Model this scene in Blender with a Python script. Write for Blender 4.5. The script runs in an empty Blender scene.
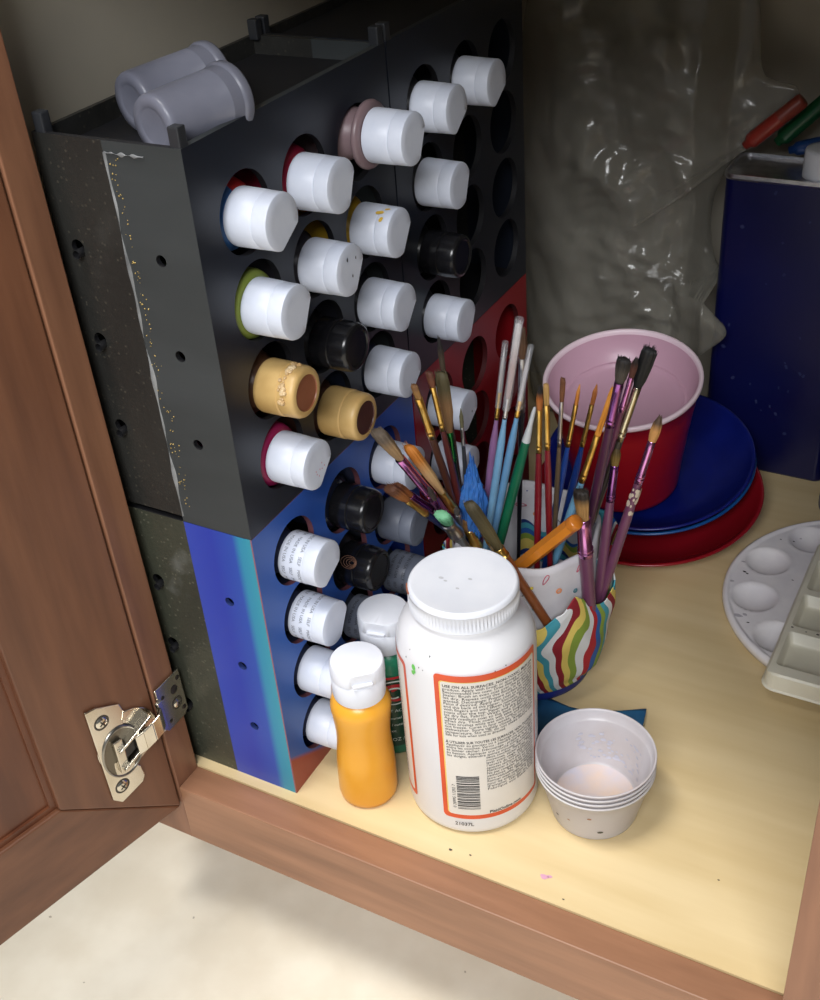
import bpy, bmesh, math, random
from math import sin, cos, pi, radians as R_
from mathutils import Vector as V, Matrix as M, noise as N
random.seed(7)
SC = bpy.context.scene
COL = SC.collection

# ------------------------------------------------------------------ materials
def S(r, g, b):
    f = lambda c: (c/12.92 if c <= .04045 else ((c+.055)/1.055)**2.4)
    return (f(r/255), f(g/255), f(b/255), 1)

def nd(nt, kind, **kw):
    n = nt.nodes.new(kind)
    for k, v in kw.items():
        setattr(n, k, v)
    return n

def mat(name, c1, c2=None, rough=.45, metal=0, scale=40, stretch=(1, 1, 1), bump=0, bscale=None,
        spec=.5, detail=4, lo=.35, hi=.65, trans=0, alpha=None, coat=0, sss=0, translucent=0):
    m = bpy.data.materials.new(name)
    m.use_nodes = True
    nt = m.node_tree
    p = nt.nodes['Principled BSDF']
    if c2 is None:
        c2 = tuple(min(1, x*.86) for x in c1[:3]) + (1,)
    tc = nd(nt, 'ShaderNodeTexCoord')
    mp = nd(nt, 'ShaderNodeMapping')
    mp.inputs['Scale'].default_value = stretch
    no = nd(nt, 'ShaderNodeTexNoise')
    no.inputs['Scale'].default_value = scale
    no.inputs['Detail'].default_value = detail
    mr = nd(nt, 'ShaderNodeMapRange')
    mr.inputs['From Min'].default_value = lo
    mr.inputs['From Max'].default_value = hi
    mx = nd(nt, 'ShaderNodeMix', data_type='RGBA')
    L = nt.links.new
    L(tc.outputs['Object'], mp.inputs['Vector'])
    L(mp.outputs['Vector'], no.inputs['Vector'])
    L(no.outputs['Fac'], mr.inputs['Value'])
    L(mr.outputs['Result'], mx.inputs['Factor'])
    mx.inputs['A'].default_value = c1
    mx.inputs['B'].default_value = c2
    L(mx.outputs['Result'], p.inputs['Base Color'])
    p.inputs['Roughness'].default_value = rough
    p.inputs['Metallic'].default_value = metal
    p.inputs['Specular IOR Level'].default_value = spec
    p.inputs['Transmission Weight'].default_value = trans
    p.inputs['Coat Weight'].default_value = coat
    if sss:
        p.inputs['Subsurface Weight'].default_value = sss
        p.inputs['Subsurface Scale'].default_value = .01
    if bump:
        n2 = nd(nt, 'ShaderNodeTexNoise')
        n2.inputs['Scale'].default_value = bscale or scale*2
        n2.inputs['Detail'].default_value = 3
        L(mp.outputs['Vector'], n2.inputs['Vector'])
        b = nd(nt, 'ShaderNodeBump')
        b.inputs['Strength'].default_value = bump
        b.inputs['Distance'].default_value = .001
        L(n2.outputs['Fac'], b.inputs['Height'])
        L(b.outputs['Normal'], p.inputs['Normal'])
    if alpha is not None or translucent:
        out = nt.nodes['Material Output']
        last = p.outputs['BSDF']
        if translucent:
            tl = nd(nt, 'ShaderNodeBsdfTranslucent')
            tl.inputs['Color'].default_value = c1
            ms = nd(nt, 'ShaderNodeMixShader')
            ms.inputs[0].default_value = translucent
            L(last, ms.inputs[1]); L(tl.outputs[0], ms.inputs[2])
            last = ms.outputs[0]
        if alpha is not None:
            tr = nd(nt, 'ShaderNodeBsdfTransparent')
            ms = nd(nt, 'ShaderNodeMixShader')
            ms.inputs[0].default_value = alpha
            L(tr.outputs[0], ms.inputs[1]); L(last, ms.inputs[2])
            last = ms.outputs[0]
        L(last, out.inputs['Surface'])
    return m

def ramp_mat(name, stops, axis, rough=.4, noise=.0, interp='LINEAR', uv=False, weights=None, spec=.5):
    """colour bands of the object itself, along an object axis (or the U of its UV map)"""
    m = bpy.data.materials.new(name); m.use_nodes = True
    nt = m.node_tree; p = nt.nodes['Principled BSDF']; L = nt.links.new
    tc = nd(nt, 'ShaderNodeTexCoord')
    if uv:
        sx = nd(nt, 'ShaderNodeSeparateXYZ'); L(tc.outputs['UV'], sx.inputs[0])
        fr_ = nd(nt, 'ShaderNodeMath', operation='FRACT'); L(sx.outputs[0], fr_.inputs[0]); val = fr_.outputs[0]
    else:
        dt = nd(nt, 'ShaderNodeVectorMath', operation='DOT_PRODUCT')
        L(tc.outputs['Object'], dt.inputs[0]); dt.inputs[1].default_value = axis; val = dt.outputs['Value']
    if noise:
        no = nd(nt, 'ShaderNodeTexNoise'); no.inputs['Scale'].default_value = 60
        L(tc.outputs['Object'], no.inputs['Vector'])
        ma = nd(nt, 'ShaderNodeMath', operation='MULTIPLY_ADD')
        L(no.outputs['Fac'], ma.inputs[0]); ma.inputs[1].default_value = noise
        L(val, ma.inputs[2]); val = ma.outputs[0]
    lo, hi = stops[0][0], stops[-1][0]
    mr = nd(nt, 'ShaderNodeMapRange')
    mr.inputs['From Min'].default_value = lo; mr.inputs['From Max'].default_value = hi
    L(val, mr.inputs['Value'])
    cr = nd(nt, 'ShaderNodeValToRGB'); cr.color_ramp.interpolation = interp
    el = cr.color_ramp.elements
    while len(el) < len(stops): el.new(.5)
    for e, (t, c) in zip(el, stops):
        e.position = (t-lo)/(hi-lo)
    for e, (t, c) in zip(el, stops):
        e.color = c
    L(mr.outputs['Result'], cr.inputs['Fac'])
    L(cr.outputs['Color'], p.inputs['Base Color'])
    p.inputs['Roughness'].default_value = rough
    p.inputs['Specular IOR Level'].default_value = spec
    return m

_plain = {}
def plain(c, rough=.45, metal=0, **kw):
    k = (c, rough, metal, tuple(sorted(kw.items())))
    if k not in _plain:
        _plain[k] = mat('paint_%d' % len(_plain), S(*c), rough=rough, metal=metal, **kw)
    return _plain[k]

# ------------------------------------------------------------------ mesh building
class MB:
    def __init__(s): s.v = []; s.f = []; s.mi = []; s.sm = []; s.uv = {}
    def add(s, vs, fs, mi=0, smooth=True, T=None, uvs=None):
        o = len(s.v)
        for i, q in enumerate(vs):
            q = V(q)
            s.v.append(T @ q if T is not None else q)
            if uvs: s.uv[o+i] = uvs[i]
        for f in fs:
            s.f.append([o+i for i in f]); s.mi.append(mi); s.sm.append(smooth)
        return s
    def lathe(s, prof, seg=48, mi=0, T=None, smooth=True, rad=None, sx=1, sy=1):
        vs, fs = [], []
        idx = []
        for k, (r, z) in enumerate(prof):
            if r < 1e-7:
                idx.append([len(vs)]*seg); vs.append((0, 0, z))
            else:
                row = []
                for i in range(seg):
                    a = 2*pi*i/seg
                    rr = rad(r, a, z, k) if rad else r
                    row.append(len(vs)); vs.append((rr*cos(a)*sx, rr*sin(a)*sy, z))
                idx.append(row)
        for k in range(len(prof)-1):
            for i in range(seg):
                j = (i+1) % seg
                q = [idx[k][i], idx[k][j], idx[k+1][j], idx[k+1][i]]
                u = []
                for t in q:
                    if t not in u: u.append(t)
                if len(u) > 2: fs.append(u)
        return s.add(vs, fs, mi, smooth, T)
    def box(s, lo, hi, mi=0, bev=0, T=None, fn=None):
        bm = bmesh.new()
        bmesh.ops.create_cube(bm, size=1)
        for v in bm.verts:
            v.co = V([lo[i] + (v.co[i]+.5)*(hi[i]-lo[i]) for i in range(3)])
        if bev:
            bmesh.ops.bevel(bm, geom=list(bm.edges), offset=bev, segments=2, profile=.6, affect='EDGES')
        bm.verts.index_update()
        vs = [v.co.copy() for v in bm.verts]; fs = [[v.index for v in f.verts] for f in bm.faces]
        bm.free()
        if fn: vs = [fn(v) for v in vs]
        return s.add(vs, fs, mi, False, T)
    def tube(s, pts, rads, seg=12, mi=0, caps=True, T=None, flat=1):
        pts = [V(q) for q in pts]; n = len(pts)
        if not hasattr(rads, '__len__'): rads = [rads]*n
        vs, fs = [], []
        up = None
        for k in range(n):
            t = (pts[min(k+1, n-1)] - pts[max(k-1, 0)]).normalized()
            if up is None:
                up = V((0, 0, 1)) if abs(t.z) < .9 else V((1, 0, 0))
            a = t.cross(up).normalized(); b = a.cross(t).normalized(); up = b
            for i in range(seg):
                w = 2*pi*i/seg
                vs.append(pts[k] + a*rads[k]*cos(w) + b*rads[k]*flat*sin(w))
        for k in range(n-1):
            for i in range(seg):
                j = (i+1) % seg
                fs.append([k*seg+i, k*seg+j, (k+1)*seg+j, (k+1)*seg+i])
        if caps:
            fs.append(list(range(seg))[::-1]); fs.append([(n-1)*seg+i for i in range(seg)])
        return s.add(vs, fs, mi, True, T)
    def prism(s, poly, w0, w1, mapf, mi=0):
        n = len(poly)
        vs = [mapf(u, v, w0) for u, v in poly] + [mapf(u, v, w1) for u, v in poly]
        fs = [list(range(n)), list(range(n, 2*n))[::-1]] + [[i, (i+1) % n, n+(i+1) % n, n+i] for i in range(n)]
        return s.add(vs, fs, mi, False)
    def holed(s, ub, vb, holes, w0, w1, mapf, mi=0, mi_in=None, seg=40, mi_b=None):
        """slab between w0 and w1 split in cells; round holes cut through some cells"""
        mi_in = mi if mi_in is None else mi_in
        for i in range(len(ub)-1):
            for j in range(len(vb)-1):
                u0, u1, v0, v1 = ub[i], ub[i+1], vb[j], vb[j+1]
                if (i, j) not in holes:
                    for w in (w0, w1):
                        s.add([mapf(u0, v0, w), mapf(u1, v0, w), mapf(u1, v1, w), mapf(u0, v1, w)], [[0, 1, 2, 3]], mi, False)
                    continue
                cu, cv, r = holes[i, j]
                an = [2*pi*k/seg for k in range(seg)] + [math.atan2(y-cv, x-cu) % (2*pi) for x in (u0, u1) for y in (v0, v1)]
                an = sorted(set(round(a, 6) for a in an))
                ring, outer = [], []
                for a in an:
                    dx, dy = cos(a), sin(a)
                    ts = []
                    if abs(dx) > 1e-9: ts.append(((u1 if dx > 0 else u0)-cu)/dx)
                    if abs(dy) > 1e-9: ts.append(((v1 if dy > 0 else v0)-cv)/dy)
                    t = min(ts)
                    ring.append((cu+r*dx, cv+r*dy)); outer.append((cu+t*dx, cv+t*dy))
                n = len(an)
                for w in (w0, w1):
                    vs = [mapf(u, v, w) for u, v in ring] + [mapf(u, v, w) for u, v in outer]
                    s.add(vs, [[k, (k+1) % n, n+(k+1) % n, n+k] for k in range(n)], mi, False)
                vs = [mapf(u, v, w0) for u, v in ring] + [mapf(u, v, w1) for u, v in ring]
                s.add(vs, [[k, (k+1) % n, n+(k+1) % n, n+k] for k in range(n)], mi_in, True)
        a, b, c, d = ub[0], ub[-1], vb[0], vb[-1]
        for q in ([(a, c), (b, c)], [(b, c), (b, d)], [(b, d), (a, d)], [(a, d), (a, c)]):
            s.add([mapf(*q[0], w0), mapf(*q[1], w0), mapf(*q[1], w1), mapf(*q[0], w1)], [[0, 1, 2, 3]], mi_in if mi_b is None else mi_b, False)
        return s
    def build(s, name, mats, parent=None, loc=None, rot=None, sharp=None):
        me = bpy.data.meshes.new(name)
        me.from_pydata([tuple(v) for v in s.v], [], s.f)
        mats = mats if isinstance(mats, (list, tuple)) else [mats]
        for m in mats: me.materials.append(m)
        me.polygons.foreach_set('material_index', s.mi)
        me.polygons.foreach_set('use_smooth', s.sm)
        if s.uv:
            ul = me.uv_layers.new(name='UVMap')
            for lp in me.loops:
                ul.data[lp.index].uv = s.uv.get(lp.vertex_index, (0, 0))
        bm = bmesh.new(); bm.from_mesh(me)
        bmesh.ops.recalc_face_normals(bm, faces=bm.faces)
        bm.to_mesh(me); bm.free()
        me.update()
        if sharp:
            me.set_sharp_from_angle(angle=R_(sharp))
        o = bpy.data.objects.new(name, me); COL.objects.link(o)
        if parent: o.parent = parent
        if loc: o.location = loc
        if rot: o.rotation_euler = rot
        return o

def tag(o, label, cat, group=None, kind=None):
    o['label'] = label; o['category'] = cat
    if group: o['group'] = group
    if kind: o['kind'] = kind
    return o
def thing(name, label, cat, loc=(0, 0, 0), rot=(0, 0, 0), group=None):
    o = bpy.data.objects.new(name, None); COL.objects.link(o)
    o.empty_display_size = .02
    o.location = loc; o.rotation_euler = rot
    return tag(o, label, cat, group)
def struct(o):
    o['kind'] = 'structure'; return o

def arc(cx, cz, r, a0, a1, n=6):
    return [(cx+r*cos(R_(a0+(a1-a0)*i/n)), cz+r*sin(R_(a0+(a1-a0)*i/n))) for i in range(n+1)]

# lettering: built-in font turned to a mesh, laid on a cylinder or plane by a map function
def text_mesh(s, size, align='LEFT', bold=0, xs=1):
    cu = bpy.data.curves.new('lettering', 'FONT')
    cu.body = s; cu.size = size; cu.align_x = align; cu.resolution_u = 2
    cu.offset = bold
    cu.fill_mode = 'FRONT'
    ob = bpy.data.objects.new('lettering', cu)
    COL.objects.link(ob)
    dg = bpy.context.evaluated_depsgraph_get()
    me = bpy.data.meshes.new_from_object(ob.evaluated_get(dg))
    vs = [(v.co.x*xs, v.co.y) for v in me.vertices]; fs = [list(p.vertices) for p in me.polygons]
    bpy.data.objects.remove(ob); bpy.data.curves.remove(cu); bpy.data.meshes.remove(me)
    return vs, fs
def put_text(mb, s, size, mapf, x=0, y=0, mi=0, width=None, **kw):
    vs, fs = text_mesh(s, size, **kw)
    if not vs: return
    if width:
        w = max(v[0] for v in vs)
        k = width/w
        vs = [(a*k, b) for a, b in vs]
    mb.add([mapf(a+x, b+y) for a, b in vs], fs, mi, False)
def on_cyl(r):
    return lambda t0, z0=0: (lambda x, y: V((r*cos(t0+x/r), r*sin(t0+x/r), z0+y)))
def patch(mb, r, t0, t1, z0, z1, mi=0, n=24, th=None):
    """a piece of a cylinder wall (a printed label field); r may be a function of z"""
    vs, fs = [], []
    for i in range(n+1):
        a = R_(t0+(t1-t0)*i/n)
        for z in (z0, z1): vs.append((r*cos(a), r*sin(a), z))
    for i in range(n): fs.append([2*i, 2*i+2, 2*i+3, 2*i+1])
    mb.add(vs, fs, mi, True)
def rpatch(mb, r, t0, t1, z0, z1, cr, mi=0, n=20):
    """label field with rounded corners on a cylinder"""
    w = R_(t1-t0)*r
    xs = sorted(set([w*i/n for i in range(n+1)] + [cr*(1-cos(pi/2*k/5)) for k in range(6)] + [w-cr*(1-cos(pi/2*k/5)) for k in range(6)]))
    vs, fs = [], []
    for x in xs:
        d = min(x, w-x)
        e = cr-math.sqrt(max(cr*cr-(cr-d)**2, 0)) if d < cr else 0
        a = R_(t0)+x/r
        vs += [(r*cos(a), r*sin(a), z0+e), (r*cos(a), r*sin(a), z1-e)]
    for i in range(len(xs)-1): fs.append([2*i, 2*i+2, 2*i+3, 2*i+1])
    mb.add(vs, fs, mi, True)

# ------------------------------------------------------------------ shared materials
WOOD = lambda n, st: mat(n, S(148, 104, 78), S(118, 80, 60), rough=.42, scale=9, stretch=st, detail=8, lo=.3, hi=.72, bump=.12, bscale=30)
wood_v = WOOD('brown_wood_vertical', (9, 9, 1))
wood_x = mat('brown_wood_along', S(158, 114, 86), S(130, 92, 68), rough=.42, scale=9, stretch=(1, 9, 9), detail=8, lo=.3, hi=.72, bump=.12, bscale=30)  # same frame wood lightened: light on the rail front put into its colour
wood_y = WOOD('brown_wood_deep', (9, 1.5, 9))
maple = mat('maple_shelf_veneer', S(220, 199, 156), S(209, 186, 140), rough=.38, scale=5, stretch=(1, 9, 9), detail=6, bump=.03)
liner = mat('cabinet_wall_laminate', S(178, 172, 158), S(170, 163, 148), rough=.6, scale=6)
white_plastic = mat('white_plastic', S(226, 229, 237), S(216, 220, 230), rough=.38, scale=30)
black_plastic = mat('black_plastic', S(24, 24, 27), S(16, 16, 18), rough=.22, scale=40)
steel = mat('nickel_plated_steel', S(214, 208, 196), S(196, 188, 172), rough=.2, metal=1, scale=30)
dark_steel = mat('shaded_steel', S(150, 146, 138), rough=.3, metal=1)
gold = mat('brass_ferrule', S(250, 210, 120), S(232, 184, 92), rough=.28, metal=1, scale=120)
silver = mat('aluminium_ferrule', S(222, 222, 226), S(196, 196, 202), rough=.28, metal=1, scale=120)
clear_film = mat('clear_plastic_film', S(225, 228, 235), rough=.12, alpha=.13)
ink = mat('black_print', S(42, 40, 42), rough=.6)
# ================================================================== SETTING
def lean(v):                      # the face frame and door stand slightly out of plumb
    return V((v.x - .021*v.z, v.y, v.z))
TOP = .62
def slab(name, lo, hi, m, bev=0, fn=None):
    return struct(MB().box(lo, hi, 0, bev, fn=fn).build(name, m))

mb = MB().box((-.125, -.0072, -.018), (.430, .585, 0), 0)
for x, y, r, k in [(.1735, .0080, .0026, 1), (.1765, .0095, .0016, 1), (.113, .0020, .0012, 2), (.126, .0035, .0008, 2), (.190, -.002, .0007, 2), (.268, .05, .0007, 2)]:
    mb.add([(x+r*cos(a)*(1+.3*sin(3*a)), y+r*.7*sin(a), .0002) for a in [i*pi/5 for i in range(10)]], [list(range(10))], k, False)
floor_o = struct(mb.build('floor', [maple, plain((214, 160, 186)), plain((70, 66, 60))]))
slab('wall_left', (-.145, -.0072, -.018), (-.125, .585, TOP), liner)
slab('wall_back', (-.125, .585, -.018), (.448, .60, TOP), liner)
slab('wall_right', (.430, -.0072, -.018), (.448, .585, TOP), liner)
slab('ceiling', (-.145, -.0285, TOP), (.448, .60, TOP+.03), liner)
slab('trim_1', (-.127, -.0285, -.0512), (-.0765, -.0075, TOP), wood_v, .0008, lean)         # left stile
slab('trim_2', (-.0765, -.0285, -.0512), (.448, -.0075, -.0012), wood_x, .0009)              # bottom rail
slab('trim_3', (.3225, -.0285, -.0012), (.448, -.0075, TOP), wood_v, .0008)                 # right stile
slab('trim_4', (-.127, -.0285, TOP-.03), (.448, -.0075, TOP), wood_x, .0008)                # top rail
slab('baseboard_front', (-.2, .055, -.15), (.448, .07, -.052), wood_x)                       # toe-kick
room_floor = mat('vinyl_floor', S(238, 231, 214), S(226, 217, 198), rough=.5, scale=22, detail=8)
mb = MB().box((-1.6, -1.9, -.17), (1.8, .06, -.15), 0)
rng = random.Random(3)
for _ in range(34):
    x, y, r = rng.uniform(-.3, .4), rng.uniform(-.3, .05), rng.uniform(.0004, .0011)
    mb.add([(x+r*cos(a)*(1+.4*sin(2*a+x*90)), y+r*sin(a), -.1498) for a in [i*pi/4 for i in range(8)]], [list(range(8))], 1, False)
struct(mb.build('floor', [room_floor, plain((190, 180, 162))]))

# ------------------------------------------------------------------ door (opened past square, hinged on the left stile)
D0, Dd, Dn = V((-.0775, -.0300, 0)), V((-.2415, -.9704, 0)), V((.9704, -.2415, 0))
def dm(u, z, w): return lean(D0 + Dd*u + Dn*w + V((0, 0, z)))
door = bpy.data.objects.new('door_1', None); COL.objects.link(door); struct(door)
Z0, Z1, SW, RW = -.0182, .60, .0785, .0655
def dbox(name, poly, w0, w1, m, bev=.0012):
    b = MB(); b.prism(poly, w0, w1, dm)
    o = b.build(name, m, door)
    md = o.modifiers.new('edge', 'BEVEL'); md.width = bev; md.segments = 2; md.limit_method = 'ANGLE'
    return o
DW = .42
wood_door = lambda n, st: mat(n, S(116, 75, 52), S(92, 57, 39), rough=.4, scale=9, stretch=st, detail=8, lo=.3, hi=.72, bump=.1, bscale=30)
wd_v, wd_h = wood_door('door_wood_vertical', (9, 9, 1)), wood_door('door_wood_level', (9, 1.2, 9))
dbox('stile', [(0, Z0), (SW, Z0+RW), (SW, Z1-RW), (0, Z1)], -.019, 0, wd_v)
dbox('stile', [(DW, Z0), (DW-SW, Z0+RW), (DW-SW, Z1-RW), (DW, Z1)], -.019, 0, wd_v)
dbox('rail', [(0, Z0), (DW, Z0), (DW-SW, Z0+RW), (SW, Z0+RW)], -.019, 0, wd_h)
dbox('rail', [(0, Z1), (DW, Z1), (DW-SW, Z1-RW), (SW, Z1-RW)], -.019, 0, wd_h)
mb = MB()
a, b, c, d = SW-.002, DW-SW+.002, Z0+RW-.002, Z1-RW+.002
mb.prism([(a, c), (b, c), (b, d), (a, d)], -.013, -.0055, dm)
for q in ([(a, c), (a+.006, c+.006), (a+.006, d-.006), (a, d)], [(a, c), (b, c), (b-.006, c+.006), (a+.006, c+.006)]):   # small bead round the panel
    mb.prism(q, -.006, -.0035, dm)
mb.build('panel', mat('door_panel_wood', S(112, 66, 42), S(88, 49, 31), rough=.4, scale=8, stretch=(8, 8, 1), detail=8, bump=.1, bscale=30), door)

# ------------------------------------------------------------------ hinge
hg = thing('cabinet_hinge', 'shiny nickel cabinet hinge screwed to the open brown door and frame', 'hinge')
mb = MB()
plate = [(.0455, .1045), (.0452, .0285), (.0395, .0218), (.022, .0262), (.0195, .0305), (.0205, .0395), (.0235, .044), (.0235, .083), (.021, .0885), (.0225, .0952), (.0385, .1035)]
mb.prism(plate, .0002, .0022, dm)
cc = (.0235, .0655)
mb.prism([(cc[0]+.0225*cos(a), cc[1]+.0215*sin(a)) for a in [i*2*pi/40 for i in range(40)]], .0002, .0017, dm)
o = cup_plate = mb.build('cup_plate', steel, hg)
md = o.modifiers.new('edge', 'BEVEL'); md.width = .0006; md.segments = 2; md.limit_method = 'ANGLE'
# pressed hinge cup: a rolled rim round a dark dished floor
FR = M(((-Dd.x, 0, Dn.x, 0), (-Dd.y, 0, Dn.y, 0), (0, 1, 0, 0), (0, 0, 0, 1)))
T = M.Translation(dm(.0295, .0600, .0018)) @ FR
b = MB().lathe([(.0158, .0006), (.0162, .0014), (.0170, .0015), (.0178, .0002)], 48, 0, T=T, sx=.84, sy=1.16)
b.lathe([(.0001, .00055), (.010, .0005), (.0158, .0007)], 48, 1, T=T, sx=.84, sy=1.16)
b.box((-.006, -.0135, .0006), (.0005, .0125, .0036), 2, .0008, T=T)
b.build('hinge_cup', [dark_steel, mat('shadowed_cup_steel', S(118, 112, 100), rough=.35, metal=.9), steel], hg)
mb = MB()
def strap(pts, wid, th):
    for i in range(len(pts)-1):
        (u0, z0, w0), (u1, z1, w1) = pts[i], pts[i+1]
        vs = []
        for u, z, w in (pts[i], pts[i+1]):
            for dz in (-wid/2, wid/2):
                for dw in (0, th): vs.append(dm(u, z+dz, w+dw))
        mb.add(vs, [[0, 1, 3, 2], [4, 5, 7, 6], [0, 1, 5, 4], [2, 3, 7, 6], [0, 2, 6, 4], [1, 3, 7, 5]], 0, False)
strap([(.0215, .0612, .0062), (.0165, .0640, .0092), (.0095, .0672, .0105), (.0030, .0692, .0100), (-.0012, .0695, .0062)], .0150, .0016)
for dz in (-.0075, .0075):
    mb.prism([(.034, .057+dz-.001), (.007, .0685+dz-.001), (.007, .0685+dz+.001), (.034, .057+dz+.001)], .0012, .0078, dm)
mb.prism([(.030, .0545), (.018, .0585), (.018, .0665), (.030, .0635)], .0010, .0046, dm, 1)
o = mb.build('hinge_arm', [steel, plain((30, 28, 26), .35)], hg)
md = o.modifiers.new('edge', 'BEVEL'); md.width = .0005; md.segments = 2; md.limit_method = 'ANGLE'
mb = MB(); SX = -.0763
def sm(y, z, w): return lean(V((SX+w, y, z)))
pl = [(-.0285, .087), (-.0045, .0865), (-.0042, .053), (-.008, .0495), (-.0255, .0495), (-.0285, .053)]
mb.prism(pl, .0004, .0022, sm)
mb.prism([(-.0318, .080), (-.0270, .080), (-.0270, .056), (-.0318, .056)], .0022, .0052, sm)
o = mount = mb.build('mounting_plate', steel, hg)
md = o.modifiers.new('edge', 'BEVEL'); md.width = .0006; md.segments = 2; md.limit_method = 'ANGLE'
def screw(T, r, par):
    b = MB().lathe([(.0001, .0012), (r*.5, .0012), (r*.86, .0006), (r, 0)], 24, T=T)
    for k in range(2):
        b.box((-r*.55, -r*.12, .0011), (r*.55, r*.12, .00135), 1, T=T @ M.Rotation(k*pi/2+.5, 4, 'Z'))
    b.lathe([(r, .0001), (r*1.18, .0003), (r*1.3, 0)], 24, 1, T=T)
    return b.build('screw', [steel, plain((60, 54, 46), .5)], par)
for u, z in ((.0370, .0905), (.0365, .0345)): screw(M.Translation(dm(u, z, .0022)) @ FR, .0042, cup_plate)
SXR = M(((0, 0, 1, 0), (1, 0, 0, 0), (0, 1, 0, 0), (0, 0, 0, 1)))
screw(M.Translation(sm(-.0125, .0640, .0024)) @ SXR, .0036, mount)
b = MB()
for y, z, r in ((-.0125, .0755, .0028), (-.0072, .0815, .0016), (-.0235, .0775, .0013), (-.0215, .0555, .0013), (-.0075, .056, .0015)):
    b.lathe([(.0001, .0023), (r, .0023), (r*1.15, .0021)], 18, T=M.Translation(sm(y, z, .0002)) @ SXR)
b.build('plate_hole', plain((34, 28, 24), .6), mount)

# ================================================================== BOTTLE RACKS
def rack(name, label, oy, z0, z1, ys, zs, x_mid, mats, holeR=.0217, depth=.1905, gap=0, ztop=None, small=None):
    """two halves glued together; round bottle holes in the face towards +x"""
    t = thing(name, label, 'bottle rack', (0, oy, z0))
    H = z1-z0
    D = depth
    b = MB()
    yb = [0]+[(ys[i]+ys[i+1])/2 for i in range(len(ys)-1)]+[D]
    zb = [0]+[(zs[i]+zs[i+1])/2-z0 for i in range(len(zs)-1)]+[H]
    holes = {(i, j): (ys[i], zs[j]-z0, holeR) for i in range(len(ys)) for j in range(len(zs))}
    b.holed(yb, zb, holes, -.004, 0, lambda u, v, w: V((w, u, v)), 1, 2, mi_b=0)
    th = .003
    xb = [x_mid, -.004]
    zh = small
    zc = [0]+[(zh[i]+zh[i+1])/2 for i in range(len(zh)-1)]+[H]
    hs = {(0, j): (-.025, zh[j], .0032) for j in range(len(zh))}
    b.holed(xb, zc, hs, 0, th, lambda u, v, w: V((u, w, v)), 0, 3, seg=20)
    b.box((x_mid, D-th, 0), (-.004, D, H), 0)
    zt = (ztop or z1-.004)-z0
    b.box((x_mid, th, zt-.003), (-.004, D-th, zt), 3)
    b.box((x_mid, th, 0), (-.004, D-th, .003), 3)
    b.build('holed_half', mats[:4], t)
    b = MB()
    g = gap
    zc2 = [g]+zc[1:]
    hs = {(0, j): (-.079, zh[j], .0042) for j in range(len(zh))}
    b.holed([-.092, x_mid], zc2, hs, 0, th, lambda u, v, w: V((u, w, v)), 0, 1, seg=20)
    b.box((-.092, D-th, g), (x_mid, D, H), 0)
    b.box((-.092, th, g), (-.089, D-th, H), 0)
    b.box((-.089, th, zt-.003), (x_mid, D-th, zt), 1)
    b.box((-.089, th, g), (x_mid, D-th, g+.003), 1)
    for j in range(len(zh)):                          # locating pin seen in each hole
        b.lathe([(.0024, .006), (.0024, -.0002), (.0016, -.0012), (.0001, -.0014)], 14, 1, T=M.Translation((-.0775, .002, zh[j]-.0026)) @ M.Rotation(pi/2, 4, 'X'))
    b.build('speckled_half', mats[4:6], t)
    return t
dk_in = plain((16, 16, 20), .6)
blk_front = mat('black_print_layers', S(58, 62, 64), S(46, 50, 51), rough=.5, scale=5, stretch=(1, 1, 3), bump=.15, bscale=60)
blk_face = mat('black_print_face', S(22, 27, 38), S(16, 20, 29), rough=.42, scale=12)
def speckle(name, c1, c2, sp, smear):
    m = mat(name, c1, c2, rough=.38, scale=14, bump=.4, bscale=150)
    nt = m.node_tree; p = nt.nodes['Principled BSDF']; L = nt.links.new
    base = p.inputs['Base Color'].links[0].from_socket
    tc = [n for n in nt.nodes if n.bl_idname == 'ShaderNodeTexCoord'][0]
    vo = nd(nt, 'ShaderNodeTexVoronoi'); vo.inputs['Scale'].default_value = 230
    L(tc.outputs['Object'], vo.inputs['Vector'])
    lt = nd(nt, 'ShaderNodeMath', operation='LESS_THAN'); L(vo.outputs['Distance'], lt.inputs[0]); lt.inputs[1].default_value = .17
    mx = nd(nt, 'ShaderNodeMix', data_type='RGBA'); L(lt.outputs[0], mx.inputs['Factor'])
    L(base, mx.inputs['A']); mx.inputs['B'].default_value = sp
    no = nd(nt, 'ShaderNodeTexNoise'); no.inputs['Scale'].default_value = 24; no.inputs['Detail'].default_value = 5
    L(tc.outputs['Object'], no.inputs['Vector'])
    mr = nd(nt, 'ShaderNodeMapRange'); mr.inputs['From Min'].default_value = .60; mr.inputs['From Max'].default_value = .78
    mr.inputs['To Max'].default_value = .6
    L(no.outputs['Fac'], mr.inputs['Value'])
    m2 = nd(nt, 'ShaderNodeMix', data_type='RGBA'); L(mr.outputs['Result'], m2.inputs['Factor'])
    L(mx.outputs['Result'], m2.inputs['A']); m2.inputs['B'].default_value = smear
    L(m2.outputs['Result'], p.inputs['Base Color'])
    return m
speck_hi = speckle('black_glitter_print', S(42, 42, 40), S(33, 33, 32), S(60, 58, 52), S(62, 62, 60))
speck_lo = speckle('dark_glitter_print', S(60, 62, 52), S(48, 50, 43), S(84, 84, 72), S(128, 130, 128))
blue_grad = ramp_mat('blue_print_gradient', [(-.048, S(52, 70, 168)), (-.030, S(42, 58, 160)), (-.014, S(42, 74, 164)), (-.009, S(46, 132, 166)), (-.0012, S(50, 142, 164)), (-.0007, S(140, 90, 100)), (0, S(140, 90, 100))], (1, 0, 0), rough=.42)
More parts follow.
